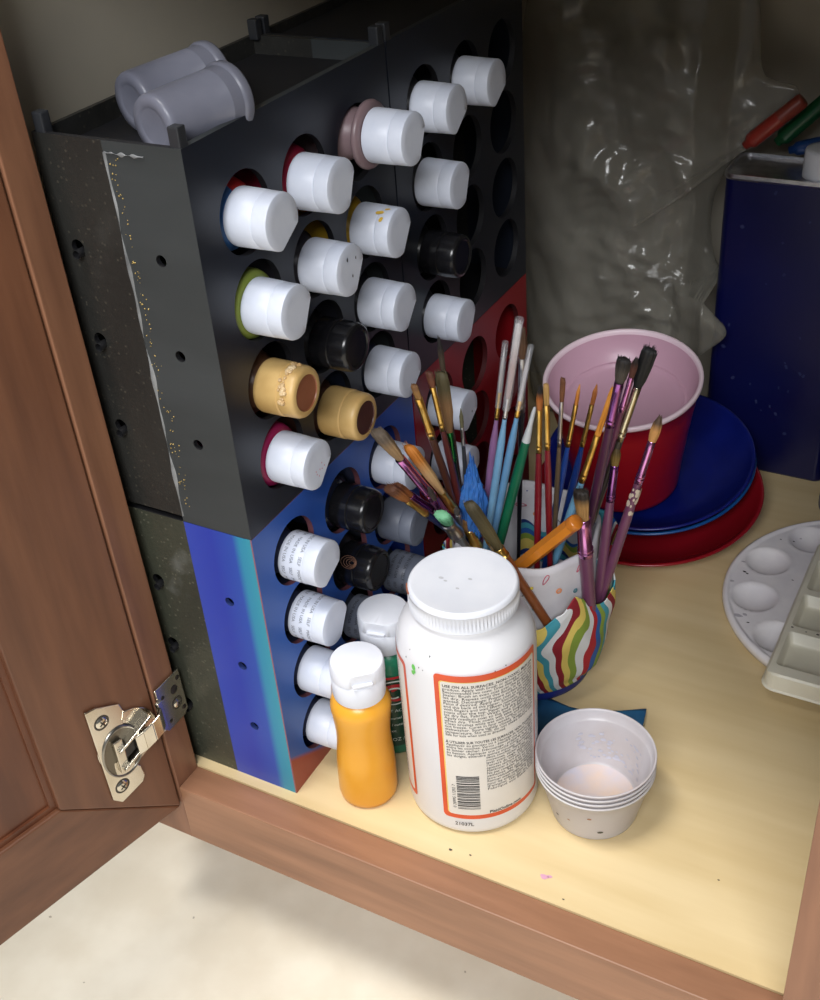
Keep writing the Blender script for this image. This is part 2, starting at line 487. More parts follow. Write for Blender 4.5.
blue_face = ramp_mat('blue_print_face', [(.000, S(150, 66, 54)), (.030, S(150, 66, 54)), (.034, S(48, 88, 160)), (.10, S(42, 88, 168)), (.30, S(34, 78, 165))], (0, .62, 1), rough=.42)
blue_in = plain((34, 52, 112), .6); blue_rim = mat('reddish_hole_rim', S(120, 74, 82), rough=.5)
red_face = ramp_mat('red_print_face', [(.0, S(96, 18, 34)), (.06, S(112, 14, 24)), (.2, S(138, 16, 22))], (0, 0, 1), rough=.42)
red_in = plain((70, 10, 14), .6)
ZLO, ZUP = [.0330, .0800, .1260, .1725], [.2410, .2875, .3355, .3835]
DZ = .0032          # the bottles rest in the bottom of slightly larger holes
up = lambda zs: [z+DZ for z in zs]
YF, YB = [.0405, .0960, .1520], [.0405, .0980, .1555]
YFL, YBL = [.0375, .0945, .1490], [.0370, .0950, .1530]
OB = .192
small_lo, small_up = [.052, .1045, .156], [.0575, .1115, .1645]
rack('bottle_rack', 'blue and black paint bottle rack on the shelf beside the brown door', 0, 0, .2088, YFL, up(ZLO), -.0478,
     [blue_grad, blue_face, blue_rim, blue_in, speck_lo, dk_in], small=small_lo)
rack('bottle_rack', 'dark red paint bottle rack at the back behind the blue one', OB, 0, .2088, YBL, up(ZLO), -.0478,
     [red_face, red_face, red_in, red_in, speck_lo, dk_in], small=small_lo)
ru = rack('bottle_rack', 'charcoal black paint bottle rack stacked on top of the blue rack', 0, .2092, .432, YF, up(ZUP), -.0478,
     [blk_front, blk_face, dk_in, dk_in, speck_hi, dk_in], gap=.0036, ztop=.4213, small=small_up)
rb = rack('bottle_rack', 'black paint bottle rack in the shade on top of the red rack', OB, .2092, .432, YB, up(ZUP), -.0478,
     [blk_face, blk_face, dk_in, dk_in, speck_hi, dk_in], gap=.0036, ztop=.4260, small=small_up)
peg_m = plain((44, 46, 50), .4)
for t in (ru, rb):
    for x, y in ((-.0035, .0035), (-.0865, .0035), (-.0035, .187), (-.0865, .187)):
        MB().box((x-.0032, y-.003, .2208), (x+.0032, y+.003, .2325), 0, .0009).build('stacking_peg', peg_m, t)
# glue squeezed out of the joint of the upper rack
rng = random.Random(11)
b = MB()
zz = [.004+.0022*i for i in range(98)]
for i in range(len(zz)-1):
    q = []
    for z in (zz[i], zz[i+1]):
        w = max(0, .0013*(N.noise(V((z*48, 2, 0)))*2.0+.55))
        c = -.0470 + .0006*N.noise(V((z*45, 7, 0)))
        q += [(c-w, -.0001, z), (c, -.0011*(.4+w*600), z), (c+w, -.0001, z)]
    b.add(q, [[0, 1, 4, 3], [1, 2, 5, 4]], 0, True)
for i in range(40):                                   # smear turning along the top edge
    x0 = -.047+.024*i/40; q = []
    for x in (x0, x0+.0006):
        w = max(0, .0008*(N.noise(V((x*260, 5, 0)))*1.8+.6)); zc = .2168+.0010*N.noise(V((x*200, 1, 0)))
        q += [(x, -.0001, zc-w), (x, -.0007, zc), (x, -.0001, zc+w)]
    b.add(q, [[0, 1, 4, 3], [1, 2, 5, 4]], 0, True)
for _ in range(110):                                  # glitter grains and flecks beside the seam
    z, x, r = rng.uniform(.01, .215), -.0425+rng.gauss(0, .0016), rng.uniform(.0002, .00055)
    b.lathe([(r, 0), (r*.7, r*.7), (.00001, r)], 6, 1, T=M.Translation((x, 0, z)) @ M.Rotation(pi/2, 4, 'X'))
gs = b.build('glue_seam', [mat('dried_glue', S(140, 142, 144), S(92, 94, 96), rough=.3, scale=60), plain((150, 128, 72), .3, .6)], ru)
gs['label'] = 'whitish dried glue line with glitter'
# ================================================================== PAINT BOTTLES
def cap_mesh(mats, kind='flip', notch=30, h=.030, text=None):
    b = MB()
    k = h/.030
    nt = R_(notch)
    def rad(r, a, z, i):
        if z > .0198*k and kind == 'flip':
            da = (a-nt+pi) % (2*pi)-pi
            if abs(da) < .80: return min(r, .0108/max(cos(da), .3))
        return r
    if kind == 'flip':
        prof = [(.0125, .0002), (.0150, .0002), (.0152, .0012), (.0149, .0185*k), (.0144, .0192*k), (.0144, .0197*k), (.0148, .0202*k), (.0147, .0292*k), (.0145, .0298*k), (.0140, .0301*k), (.0090, .0301*k), (.00001, .0301*k)]
        b.lathe(prof, 72, 0, rad=rad)
        # thumb tab of the flip lid
        T = M.Rotation(nt, 4, 'Z')
        b.box((.0104, -.0060, .0203*k), (.0136, .0060, .0226*k), 0, .0006, T=T)
    elif kind == 'dome':
        prof = [(.0125, .0002), (.0146, .0002), (.0149, .001), (.0148, .014*k), (.0138, .0148*k), (.0138, .0156*k), (.0148, .0165*k), (.0144, .0262*k), (.0138, .0285*k), (.0124, .0297*k), (.0112, .0297*k), (.0105, .0288*k), (.00001, .0286*k)]
        b.lathe(prof, 72, 0, rad=lambda r, a, z, i: r*(1-.016*(i in (2, 3))*(int(a/(2*pi)*72) % 2)))
    elif kind == 'tan':
        prof = [(.0125, .0002), (.0150, .0002), (.0153, .0012), (.0152, .0172*k), (.0146, .0180*k), (.0149, .0190*k), (.0146, .0270*k), (.0140, .0290*k), (.0128, .0300*k), (.0104, .0299*k)]
        b.lathe(prof, 64, 0)
        b.lathe([(.0104, .0299*k), (.0100, .0291*k), (.0001, .0288*k)], 48, 1)
    if text:
        for row, (z, s) in enumerate(text):
            put_text(b, s, .0030, (lambda z: lambda x, y: on_cyl(.01535)(R_(150), z)(x, y))(z), mi=2, xs=1.0)
    return b
def bottle_body(mats, shoulder=.0190, L=.0845, z_top=-.0005, deep=0):
    b = MB()
    prof = [(.00001, -L), (.0165, -L), (.0185, -L+.002), (.0190, -L+.005), (.0190, -.020-deep), (shoulder, -.006-deep), (shoulder-.0012, -.0028-deep), (.0135, z_top-.0006-deep*.5), (.0115, z_top), (.0115, .0002)]
    b.lathe(prof, 56)
    return b
CAPS = {}
WT = [(.0030, 'SELF   MADE IN USA   SELF   MADE IN'), (.0082, 'USA   MADE IN USA   SELF   MADE IN'), (.0138, 'MADE IN USA   SELF   MADE IN USA')]
GT = [(.0040, 'SELF   MADE IN USA   SELF   MADE IN'), (.0092, 'USA   MADE IN USA   SELF   MADE IN'), (.0146, 'MADE IN USA   SELF   MADE IN USA')]
white_cap = mat('white_cap_plastic', S(214, 220, 234), S(204, 211, 227), rough=.4, scale=60)
grey_cap = mat('grey_cap_plastic', S(120, 126, 140), S(105, 110, 124), rough=.45, scale=60)
tan_cap = mat('tan_painted_cap', S(206, 172, 112), S(186, 150, 92), rough=.42, scale=50, bump=.2)
flecks = {}
def rack_bottle(oy, yy, zz, label, body, cap='white', x=0, notch=30, h=.0252, extra=None, shoulder=.0190, group=None, deep=.006, flange=None, dz=0):
    t = thing('paint_bottle', label, 'paint bottle', (x-.0025, oy+yy, zz+dz), (0, pi/2, 0), group)
    bottle_body(None, shoulder, deep=deep).build('bottle_body', body, t)
    if flange:
        MB().lathe([(.012, -.0052), (.0180, -.0050), (.0190, -.0042), (.0192, -.0028), (.0186, -.0012), (.0150, -.0004), (.012, -.0003)], 56).build('collar', flange, t)
    if cap == 'white': b = cap_mesh(None, 'flip', notch, h); ms = [white_cap]
    elif cap == 'text': b = cap_mesh(None, 'flip', notch, h, WT); ms = [white_cap, white_cap, plain((120, 124, 134), .6)]
    elif cap == 'greytext': b = cap_mesh(None, 'flip', notch, h, GT); ms = [grey_cap, grey_cap, plain((56, 58, 62), .6)]
    elif cap == 'grey': b = cap_mesh(None, 'flip', notch, h); ms = [grey_cap]
    elif cap == 'black': b = cap_mesh(None, 'dome', notch, h); ms = [black_plastic]
    elif cap == 'tan': b = cap_mesh(None, 'tan', notch, h); ms = [tan_cap, extra['disc']]
    while len(ms) < 3: ms.append(ms[0])
    if extra and 'marks' in extra:
        ms.append(plain(extra['mcol'], .5))
        rg = random.Random(len(label))
        for (where, a, z, r) in extra['marks']:
            if where == 'side':      # dried drips on the wall of the cap
                vs = []
                for k in range(10):
                    w = 2*pi*k/10; q = r*(1+.35*sin(2*w+a))
                    th = R_(a)+q*cos(w)/.0152; z1 = z+q*1.3*sin(w)
                    vs.append((.01535*cos(th), .01535*sin(th), z1))
                b.add(vs, [list(range(10))], 3, True)
            else:                    # marks on the end face
                vs = [(z*cos(R_(a))+r*(1+.4*sin(2*k))*cos(2*pi*k/9), z*sin(R_(a))+r*sin(2*pi*k/9)*.6, .0303*h/.03) for k in range(9)]
                b.add(vs, [list(range(9))], 3, False)
    if extra and 'goo' in extra:
        ms.append(mat('dried_paint_crust', S(224, 200, 160), S(186, 150, 100), rough=.35, scale=200, bump=.5))
        rg = random.Random(5)
        for k in range(46):
            th = R_(175+rg.uniform(-8, 95)); z = .0185+rg.gauss(0, .0011); r = rg.uniform(.0006, .0016)
            T = M.Translation((.0150*cos(th), .0150*sin(th), z))
            b.lathe([(.00001, -r), (r*.7, -r*.7), (r, 0), (r*.7, r*.7), (.00001, r)], 8, len(ms)-1, T=T, sx=rg.uniform(.7, 1.2), sy=rg.uniform(.7, 1.2))
    c = b.build('cap', ms, t, sharp=40)
    if cap == 'tan': c['label'] = 'tan cap with a brown paint-filled tip'
    return t
P = lambda c: plain(c, .35)
wood_u = [
 # (rack y, column y, row z, label, body, cap, options)
 (0, 0, 3, 'white-capped paint bottle with a blue body, top corner hole nearest the brown door', ramp_mat('blue_red_label', [(-.02, S(66, 116, 180)), (.004, S(66, 116, 180)), (.0045, S(196, 48, 48)), (.02, S(196, 48, 48))], (-.4, 1, 0)), 'white', dict(x=-.001, dz=.001, deep=.002)),
 (0, 1, 3, 'white-capped paint bottle with a crimson body in the top row of the charcoal rack', P((152, 32, 62)), 'white', dict(deep=.002)),
 (0, 2, 3, 'white-capped paint bottle with a wide mauve-brown collar in the top row', P((128, 108, 112)), 'white', dict(x=.0140, dz=.0085, deep=.020, flange=P((128, 108, 112)))),
 (0, 0, 2, 'white-capped paint bottle with an olive green collar, second hole down at the rack corner', P((134, 150, 66)), 'white', dict(x=.0005, deep=-.002)),
 (0, 1, 2, 'white-capped paint bottle with two dark scratches on the cap end', P((60, 58, 66)), 'white', dict(extra=dict(marks=[('face', 200, .0075, .0012), ('face', 130, .008, .0009), ('face', 20, .004, .0010)], mcol=(70, 70, 76)))),
 (0, 2, 2, 'white-capped paint bottle with a yellow smear on the cap', P((206, 166, 50)), 'white', dict(extra=dict(marks=[('side', 205, .017, .0016), ('side', 222, .0195, .0012), ('side', 192, .0205, .0010)], mcol=(226, 186, 74)))),
 (0, 0, 1, 'tan-capped paint bottle crusted with dried paint and a rusty brown tip', P((104, 70, 50)), 'tan', dict(x=0, extra=dict(disc=mat('rust_brown_paint', S(150, 92, 62), S(126, 74, 48), rough=.35), goo=1))),
 (0, 1, 1, 'black-capped paint bottle in the charcoal rack above the dark-tipped tan cap', P((22, 22, 26)), 'black', dict(x=0)),
 (0, 2, 1, 'clean white-capped paint bottle directly below the yellow smeared cap', P((46, 46, 54)), 'white', {}),
 (0, 0, 0, 'white-capped paint bottle with pink specks and a magenta collar in the charcoal rack', P((168, 34, 92)), 'white', dict(x=.0005, deep=-.001, extra=dict(marks=[('face', -40+20*k, .004+.0016*(k % 3), .0005) for k in range(7)], mcol=(206, 70, 110)))),
 (0, 1, 0, 'tan-capped paint bottle with a clean cap and a dark brown tip', P((84, 52, 40)), 'tan', dict(x=0, extra=dict(disc=mat('dark_brown_paint', S(82, 48, 42), S(64, 36, 32), rough=.3)))),
 (0, 2, 0, 'white-capped paint bottle right of the clean dark-tipped tan cap', P((46, 52, 70)), 'white', {}),
 (1, 0, 3, 'white-capped paint bottle in the shaded rack, second from the back in the top row', P((70, 70, 76)), 'white', {}),
 (1, 1, 3, 'white-capped paint bottle farthest back in the top row of the shaded rack', P((60, 60, 66)), 'white', {}),
 (1, 0, 2, 'white-capped paint bottle right above the shiny small black cap', P((54, 54, 60)), 'white', {}),
 (1, 0, 1, 'shiny black-capped paint bottle in the shaded back rack', P((18, 18, 20)), 'black', {}),
 (1, 0, 0, 'white-capped paint bottle lowest in the shaded rack, above the red print', P((54, 54, 62)), 'white', {}),
]
GRP = 'craft paint bottles lying in the racks'
for k, (r, c, row, lab, body, cap, kw) in enumerate(wood_u):
    rack_bottle(OB if r else 0, (YB if r else YF)[c], ZUP[row], lab, body, cap, notch=30+(k*37) % 40, group=GRP, **kw)
navy_clear = mat('navy_bottle_plastic', S(34, 40, 58), S(26, 30, 46), rough=.18)
low = [
 (0, 0, 3, 'white-capped paint bottle with grey lettering, topmost at the blue rack corner', P((60, 66, 92)), 'text', {}),
 (0, 1, 3, 'dark navy paint bottle with a glossy black cap, top row of the blue rack', navy_clear, 'black', dict(x=0)),
 (0, 2, 3, 'white-capped paint bottle in the blue rack behind the purple blush brush', P((70, 76, 104)), 'white', dict(x=0)),
 (0, 0, 2, 'white-capped paint bottle with grey lettering, just below the topmost lettered one', P((60, 66, 92)), 'text', {}),
 (0, 1, 2, 'black-capped paint bottle with a copper emblem on its cap', P((20, 20, 24)), 'black', dict(x=0, extra=dict(marks=[], mcol=(150, 108, 84)))),
 (0, 2, 2, 'grey-capped paint bottle behind the brown round brush', P((70, 74, 86)), 'grey', dict(x=0)),
 (0, 0, 1, 'plain white-capped paint bottle half hidden behind the yellow bottle cap', P((70, 76, 104)), 'white', {}),
 (0, 1, 1, 'grey-capped paint bottle with lettering left of the green bottle cap', P((70, 74, 86)), 'greytext', {}),
 (0, 2, 1, 'grey-capped paint bottle with lettering above the green bottle cap', P((60, 64, 76)), 'greytext', {}),
 (0, 0, 0, 'white-capped paint bottle lowest in the blue rack beside the yellow bottle body', P((70, 76, 104)), 'white', {}),
 (1, 0, 3, 'white-capped paint bottle with a small dark hole on its end in the red rack', P((60, 58, 70)), 'white', dict(extra=dict(marks=[('face', 60, .006, .0010)], mcol=(40, 40, 46)))),
 (1, 0, 2, 'white-capped paint bottle in the red rack behind the blue plastic wrap', P((60, 58, 70)), 'white', {}),
]
for k, (r, c, row, lab, body, cap, kw) in enumerate(low):
    t = rack_bottle(OB if r else 0, (YBL if r else YFL)[c], ZLO[row], lab, body, cap, notch=25+(k*41) % 45, group=GRP, **dict(dict(deep=.001 if cap == 'black' else .012), **kw))
    if 'copper emblem' in lab:
        b = MB()
        for q in range(4):            # line-drawn leaf emblem wrapped on the cap wall
            pts = []
            for i in range(17):
                w = 2*pi*i/16; u = .0042*cos(w)*(1-.22*q); v = .0058*sin(w)*(1-.22*q)
                th = R_(228)+u/.0149; pts.append((.0150*cos(th), .0150*sin(th), .0085+v+.0008*q))
            b.tube(pts, .00018, 6, 0)
        e = b.build('cap_emblem', plain((160, 116, 92), .4), t); e['label'] = 'copper line emblem on the black cap'

# standing bottles
def squeeze_profile(R, H, waist):
    p = [(.00001, .0002), (R*.86, .0002), (R*.97, .0018), (R, .005)]
    for i in range(1, 14):
        z = .005+(H-.017)*i/14
        p.append((R*(1-waist*math.exp(-((z-H*.60)/(H*.20))**2)), z))
    p += [(R, H-.011), (R*.985, H-.0075), (R*.90, H-.004), (R*.80, H-.0018), (.0135, H-.0006), (.0125, H), (.0125, H+.003)]
    return p
def stand_cap(parent, z, m, notch, R=.0168, h=.026):
    b = MB(); nt = R_(notch)
    def rad(r, a, zz, i):
        da = (a-nt+pi) % (2*pi)-pi
        if zz > h*.62 and abs(da) < .6: return min(r, R*.885/max(cos(da), .3))
        return r
    b.lathe([(R*.86, 0), (R*.97, 0), (R*.985, .0012), (R, h*.58), (R*.975, h*.6), (R*.975, h*.625), (R*1.01, h*.64), (R*1.0, h*.93), (R*.95, h*.985), (R*.86, h), (.00001, h+.0002)], 72, 0, rad=rad)
    b.box((R*.86, -.0062, h*.66), (R*1.01, .0062, h*.73), 0, .0006, T=M.Rotation(nt, 4, 'Z'))
    c = b.build('flip_cap', m, parent, sharp=40); c.location = (0, 0, z); return c
yb = thing('paint_bottle', 'standing yellow-orange paint bottle with a white flip cap in front of the blue rack', 'paint bottle', (.0412, .0245, 0), (0, R_(1.5), 0))
yb.scale = (1, 1, 1.02)
MB().lathe(squeeze_profile(.0192, .088, .10), 64).build('bottle_body', mat('golden_yellow_paint', S(228, 164, 52), S(220, 152, 42), rough=.28, scale=18), yb)
stand_cap(yb, .0875, white_plastic, -48)
gb = thing('paint_bottle', 'standing dark green paint bottle with a white cap behind the yellow bottle', 'paint bottle', (.0352, .0730, 0))
MB().lathe(squeeze_profile(.0185, .089, .03), 64).build('bottle_body', mat('bottle_green_paint', S(38, 128, 96), S(30, 112, 84), rough=.3), gb)
stand_cap(gb, .0885, white_plastic, -80)
b = MB(); Rg = .01895
patch(b, Rg, -170, 40, .010, .070, 0, 40)
patch(b, Rg+.0001, -170, 40, .0705, .0725, 1, 40)
def ring_on(b, r, tc, zc, ru, rz, wid, mi, a0=0, a1=360, n=28):
    vs, fs = [], []
    for i in range(n+1):
        w = R_(a0+(a1-a0)*i/n)
        for k in (1, 1-wid):
            th = R_(tc)+ru*k*cos(w)/r; vs.append((r*cos(th), r*sin(th), zc+rz*k*sin(w)))
    for i in range(n): fs.append([2*i, 2*i+2, 2*i+3, 2*i+1])
    b.add(vs, fs, mi, True)
TG = -52
ring_on(b, Rg+.0002, TG, .0585, .0135, .0105, .10, 2)
ring_on(b, Rg+.0003, TG, .0600, .0095, .0062, .98, 1, 20, 200)
ring_on(b, Rg+.0003, TG+6, .0560, .0070, .0050, .45, 1, 180, 330)
ring_on(b, Rg+.0004, TG, .0585, .0065, .0050, .25, 2, 30, 300)
for k, (z, s, sz) in enumerate([(.0415, 'CRAFT ACRYLIC', .0036), (.0350, 'gloss enamel', .0032), (.0290, 'indoor / outdoor', .0030), (.0235, 'non-toxic', .0030), (.0150, '2 FL OZ / 59 mL 50', .0042)]):
    put_text(b, s, sz, on_cyl(Rg+.0003)(R_(TG-38), z), mi=2)
lb = b.build('front_label', [plain((20, 66, 50), .35), plain((196, 40, 52), .4), plain((222, 232, 226), .45)], gb)
lb['label'] = 'dark green label with a red and white oval badge'

# ================================================================== BIG WHITE JAR
jar = thing('glue_bottle', 'large white plastic bottle with an orange-bordered label and ribbed lid', 'glue bottle', (.1033, .0562, 0))
jar.scale = (1, 1, 1.016)
RJ = .0420
prof = [(.00001, .0012), (.034, .0012), (.0375, .0002), (.0398, .0008), (.0413, .0028), (RJ, .006), (RJ, .112)] + arc(RJ-.013, .1175, .013, 0, 58, 8)[0:] + [(.0332, .1315), (.0312, .1345), (.0304, .138), (.0304, .150), (.027, .150)]
prof = [(.00001, .0012), (.034, .0012), (.0375, .0002), (.0398, .0008), (.0413, .0028), (RJ, .006), (RJ, .1270), (.0417, .1318), (.0408, .1362), (.0391, .1405), (.0368, .1443), (.0344, .1474), (.0325, .1500), (.0314, .1525), (.0308, .1545), (.0308, .160), (.027, .160)]
jar_m = mat('milky_bottle_plastic', S(226, 227, 232), S(220, 221, 226), rough=.3, scale=8)
MB().lathe(prof, 96).build('bottle_body', jar_m, jar, sharp=50)
b = MB()
n = 180
def knurl(r, a, z, i): return r-.0008*(i in (3, 4, 5) and (int(round(a/(2*pi)*n)) % 2))
b.lathe([(.0305, .1552), (.0318, .1552), (.0326, .1560), (.0327, .1568), (.0326, .1610), (.0325, .1665), (.0325, .1672), (.0320, .1688), (.0312, .1698), (.0302, .1701), (.0298, .1699), (.00001, .1700)], n, 0, rad=knurl)
for x, y, r, l in ((-.012, -.004, .0011, 1), (-.0085, -.0055, .0008, 1), (.004, .0015, .0009, 1), (.001, -.009, .0008, 1)):
    b.add([(x+r*1.5*cos(a), y+r*sin(a), .17025) for a in [i*pi/4 for i in range(8)]], [list(range(8))], 1, False)
for i in range(1):                     # brown scuff on the lid edge
    pts = [(.03255*cos(R_(a)), .03255*sin(R_(a)), .1680+.0004*sin(a)) for a in range(205, 226, 3)]
    b.tube(pts, .0006, 6, 2, flat=.7)
jl = b.build('lid', [white_plastic, plain((196, 198, 204), .5), plain((150, 92, 70), .6)], jar, sharp=45)
OR, CRM, YEL = plain((222, 84, 44), .35), mat('label_paper', S(222, 218, 212), S(217, 213, 206), rough=.42), plain((238, 206, 110), .4)
b = MB()
r0 = RJ+.00015
rpatch(b, r0, -90, 6, .0152, .1338, .003, 0, 40)
rpatch(b, r0+.0001, -85.8, 2.6, .0190, .1292, .002, 2, 40)
rpatch(b, r0+.0002, -84.6, 2.6, .0190, .1288, .002, 1, 40)
rpatch(b, r0, -200, -121.5, .0150, .1280, .003, 0, 40)
rpatch(b, r0+.0001, -199, -125.0, .0185, .1245, .002, 1, 40)
tx = RJ+.0005
W = R_(83)*tx
eng = ['USE ON ALL SURFACES. NON-TOXIC. Multi use', 'product. Apply with brush or sponge and let dry.', 'Recommended two coats. Dries clear after each coat.', 'Sealer: Brush an even coat over the project and', 'let dry. Repeat until the finish is as deep as', 'wanted. Decoupage: Prepare surface as needed.', 'Paint if desired. Apply thin coat to the surface', 'and the back of the paper. Smooth out bubbles', 'with fingers and wait fifteen minutes. Brush two', 'coats over the top. Paper: Use medium coats,', 'let dry flat. Fabric: Wash and dry before use.', 'Apply medium coat to the back of fabric. Trim', 'when dry. Thick coats will take longer to dry.', 'Clean brushes while wet with soap and water. Do', 'not freeze. Cures in four weeks. Do not place in', 'dishwasher. Store tightly closed. Keep at room', 'temperature. Stir well, do not shake before use.', 'Safe for kids when used as directed.']
fr = ['À UTILISER SUR TOUTES LES SURFACES. NON TOXIQUE', 'Appliquer au pinceau ou à l’éponge et laisser sécher', 'entre les couches. Vernis : étendre une couche égale', 'et laisser sécher. Découpage : préparer la surface', 'au besoin. Appliquer une couche mince. Lisser avec', 'les doigts, attendre quinze minutes. Recouvrir de']
fr2 = ['deux couches. Papier : couches', 'moyennes, sécher à plat. Tissu :', 'laver avant usage. Appliquer sur', 'l’envers du tissu. Les couches', 'épaisses sèchent plus lentement.', 'Nettoyer à l’eau et au savon.', 'Ne pas congeler. Prêt en quatre', 'semaines. Ne pas mettre au', 'lave-vaisselle. Bien fermer.', 'Remuer avant usage. Sans danger', 'pour les enfants selon le mode', 'd’emploi. Garder au frais.', 'Fabriqué aux États-Unis.']
t0 = R_(-83)
for i, s in enumerate(eng):
    put_text(b, s, .0027, on_cyl(tx)(t0, .1248-.00225*i), mi=3, width=W*(.985 if i < len(eng)-1 else .6), bold=.00005 if i == 0 else .00001)
for i, s in enumerate(fr):
    put_text(b, s, .0026, on_cyl(tx)(t0, .0808-.00225*i), mi=3, width=W*.985, bold=.00005 if i == 0 else .00001)
for i, s in enumerate(fr2):
    put_text(b, s, .0027, on_cyl(tx)(R_(-51), .0808-.00225*(6+i)), mi=3, width=W*.60, bold=.00001)
put_text(b, 'PlaidOnline.com', .0034, on_cyl(tx)(R_(-50), .0196), mi=3, bold=.00008)
put_text(b, '21037L', .0040, on_cyl(tx)(R_(-80), .0094), mi=3, bold=.00005)
rg = random.Random(4)
z = .0245
while z < .0530:                       # the barcode lies on its side
    h = rg.choice([.0003, .0005, .0008, .0011])
    patch(b, tx, -76.5, -57.5, z, z+h, 3, 8); z += h+rg.choice([.0004, .0006, .0009])
mp_ = on_cyl(tx)(R_(-80.6), .0215)
put_text(b, '0 28995 11202 7', .0030, lambda x, y: V((tx*cos(R_(-77.8)-y/tx), tx*sin(R_(-77.8)-y/tx), .0250+x)), mi=3)
for i in range(32):                    # the strip of small print at the edge of the other label panel
    put_text(b, rg.choice(['water based sealer', 'glue and finish', 'brush on coats', 'all in one', 'dries clear', 'easy clean up']), .0024, on_cyl(tx)(R_(-158), .1215-.0031*i), mi=3, width=.017)
lab = b.build('wrap_label', [OR, CRM, YEL, ink], jar)
lab['label'] = 'cream printed label with orange border, small print and a barcode'
b = MB()
def shoulder_r(z):
    for (ra, za), (rb_, zb_) in zip(prof[5:], prof[6:]):
        if za <= z <= zb_: return ra+(rb_-ra)*(z-za)/max(zb_-za, 1e-6)
    return RJ
for tdeg, z, r, k in [(-110, .1300, .0022, 0), (-111, .1258, .0017, 0), (-109, .1272, .0014, 0), (-120, .1330, .0006, 1), (-104, .1322, .0005, 1), (-100, .1318, .0004, 1), (-40, .1335, .0005, 1), (-30, .1345, .0005, 1), (-117, .139, .0004, 1), (-95, .1415, .0006, 1)]:
    b = MB(); vs = []
    for i in range(9):
        w = 2*pi*i/9; th = R_(tdeg)+r*.7*cos(w)/.04; zz = z+r*sin(w)
        q = shoulder_r(zz)+.0002; vs.append((q*cos(th), q*sin(th), zz))
    b.add(vs, [list(range(9))], 0, True)
    b.build('paint_fleck', plain((92, 96, 98), .5) if k else plain((110, 200, 96), .5), jar)

# ================================================================== PORTION CUPS (nested)
cup_clear = mat('frosted_cup_plastic', S(238, 237, 240), S(230, 227, 232), rough=.3, scale=30, translucent=.35, alpha=.88)
cup_stain = mat('stained_cup_plastic', S(228, 225, 230), S(214, 206, 206), rough=.3, scale=26, translucent=.3, alpha=.93, detail=6)
base_stain = mat('paint_stained_base', S(232, 208, 190), S(208, 206, 220), rough=.25, scale=34, detail=5)
CUPS = ['outermost white plastic portion cup at the bottom of the nested stack', 'second white plastic portion cup from the bottom of the nested stack', 'third white plastic portion cup from the bottom of the nested stack', 'topmost paint-stained white portion cup of the nested stack in front']
for i, lab in enumerate(CUPS):
    z = i*.0037
    t = thing('portion_cup', lab, 'portion cup', (.1812, .0712, z), group='nested portion cups')
    hb = .0395
    pr = [(.00001, .0006), (.0248, .0006), (.0258, .0002), (.0266, .0009), (.0272, .0024), (.0338, hb-.0075), (.0343, hb-.0069), (.0350, hb-.0064), (.0363, hb-.0009), (.0369, hb-.0006), (.0372, hb+.0001), (.0369, hb+.0008), (.0361, hb+.0006), (.0357, hb-.0006), (.0345, hb-.0058), (.0338, hb-.0062), (.0331, hb-.0074), (.0265, .0026), (.0256, .0013), (.00001, .0012)]
    b = MB().lathe(pr, 80, 0)
    ms = [cup_stain if i == 3 else cup_clear]
    if i == 0:
        ms.append(plain((64, 66, 56), .5)); ms.append(plain((176, 128, 92), .5))
        for td, zz, r, k in ((-62, .0105, .0015, 1), (-118, .0150, .0009, 1), (-75, .0262, .0011, 2), (-100, .018, .0008, 2)):
            vs = []
            for q in range(9):
                w = 2*pi*q/9; z2 = zz+r*.8*sin(w); rr = .0272+(z2-.0024)*(.0066/(hb-.0099))+.0002; th = R_(td)+r*1.3*cos(w)/rr
                vs.append((rr*cos(th), rr*sin(th), z2))
            b.add(vs, [list(range(9))], k, True)
    b.build('cup_body', ms, t)
    if i == 3:
        rg = random.Random(21)
        b = MB().lathe([(.00001, .00135), (.020, .00135), (.0250, .0014)], 60, 0)
        for k in range(60):            # grey smudges up the far wall
            th = rg.uniform(.6, 2.3); zz = rg.uniform(.006, .026); r = rg.uniform(.0005, .0022)
            rr = .0265+(zz-.0026)*(.0066/(hb-.0101))-.0003
            b.add([((rr)*cos(th+r*cos(w)/rr), rr*sin(th+r*cos(w)/rr), zz+r*.7*sin(w)) for w in [q*2*pi/8 for q in range(8)]], [list(range(8))], 1, True)
        o = b.build('dried_paint', [base_stain, mat('grey_smudge', S(206, 206, 218), S(190, 190, 204), rough=.4, scale=90)], t)
        o['label'] = 'pale pink and grey dried paint residue'

# ---- blue scrap of card under the cups
b = MB()
pts = [(.108, .1465), (.120, .1490), (.133, .1475), (.142, .1480), (.155, .1520), (.168, .1570), (.1835, .1645), (.1845, .1600), (.1865, .1480), (.178, .1400), (.160, .128), (.150, .112), (.128, .108), (.115, .118), (.110, .130)]
nx, cx_, cy_ = len(pts), .147, .137
vs = [(cx_, cy_, .0022)]
for k in range(1, 6):
    for (x, y) in pts:
        q = k/5; lift = .0012+.006*max(0, q-.4)*max(0, (x-.16)/.025)+.004*max(0, q-.5)*max(0, (.125-x)/.015)+.0006*sin(90*x)
        vs.append((cx_+(x-cx_)*q, cy_+(y-cy_)*q, max(.0008, lift)))
fs = [[0, 1+i, 1+(i+1) % nx] for i in range(nx)]
for k in range(4):
    for i in range(nx):
        j = (i+1) % nx; fs.append([1+k*nx+i, 1+k*nx+j, 1+(k+1)*nx+j, 1+(k+1)*nx+i])
b.add(vs, fs, 0, True)
o = b.build('card_scrap', mat('torn_blue_card', S(40, 104, 148), S(30, 84, 128), rough=.6, scale=30))
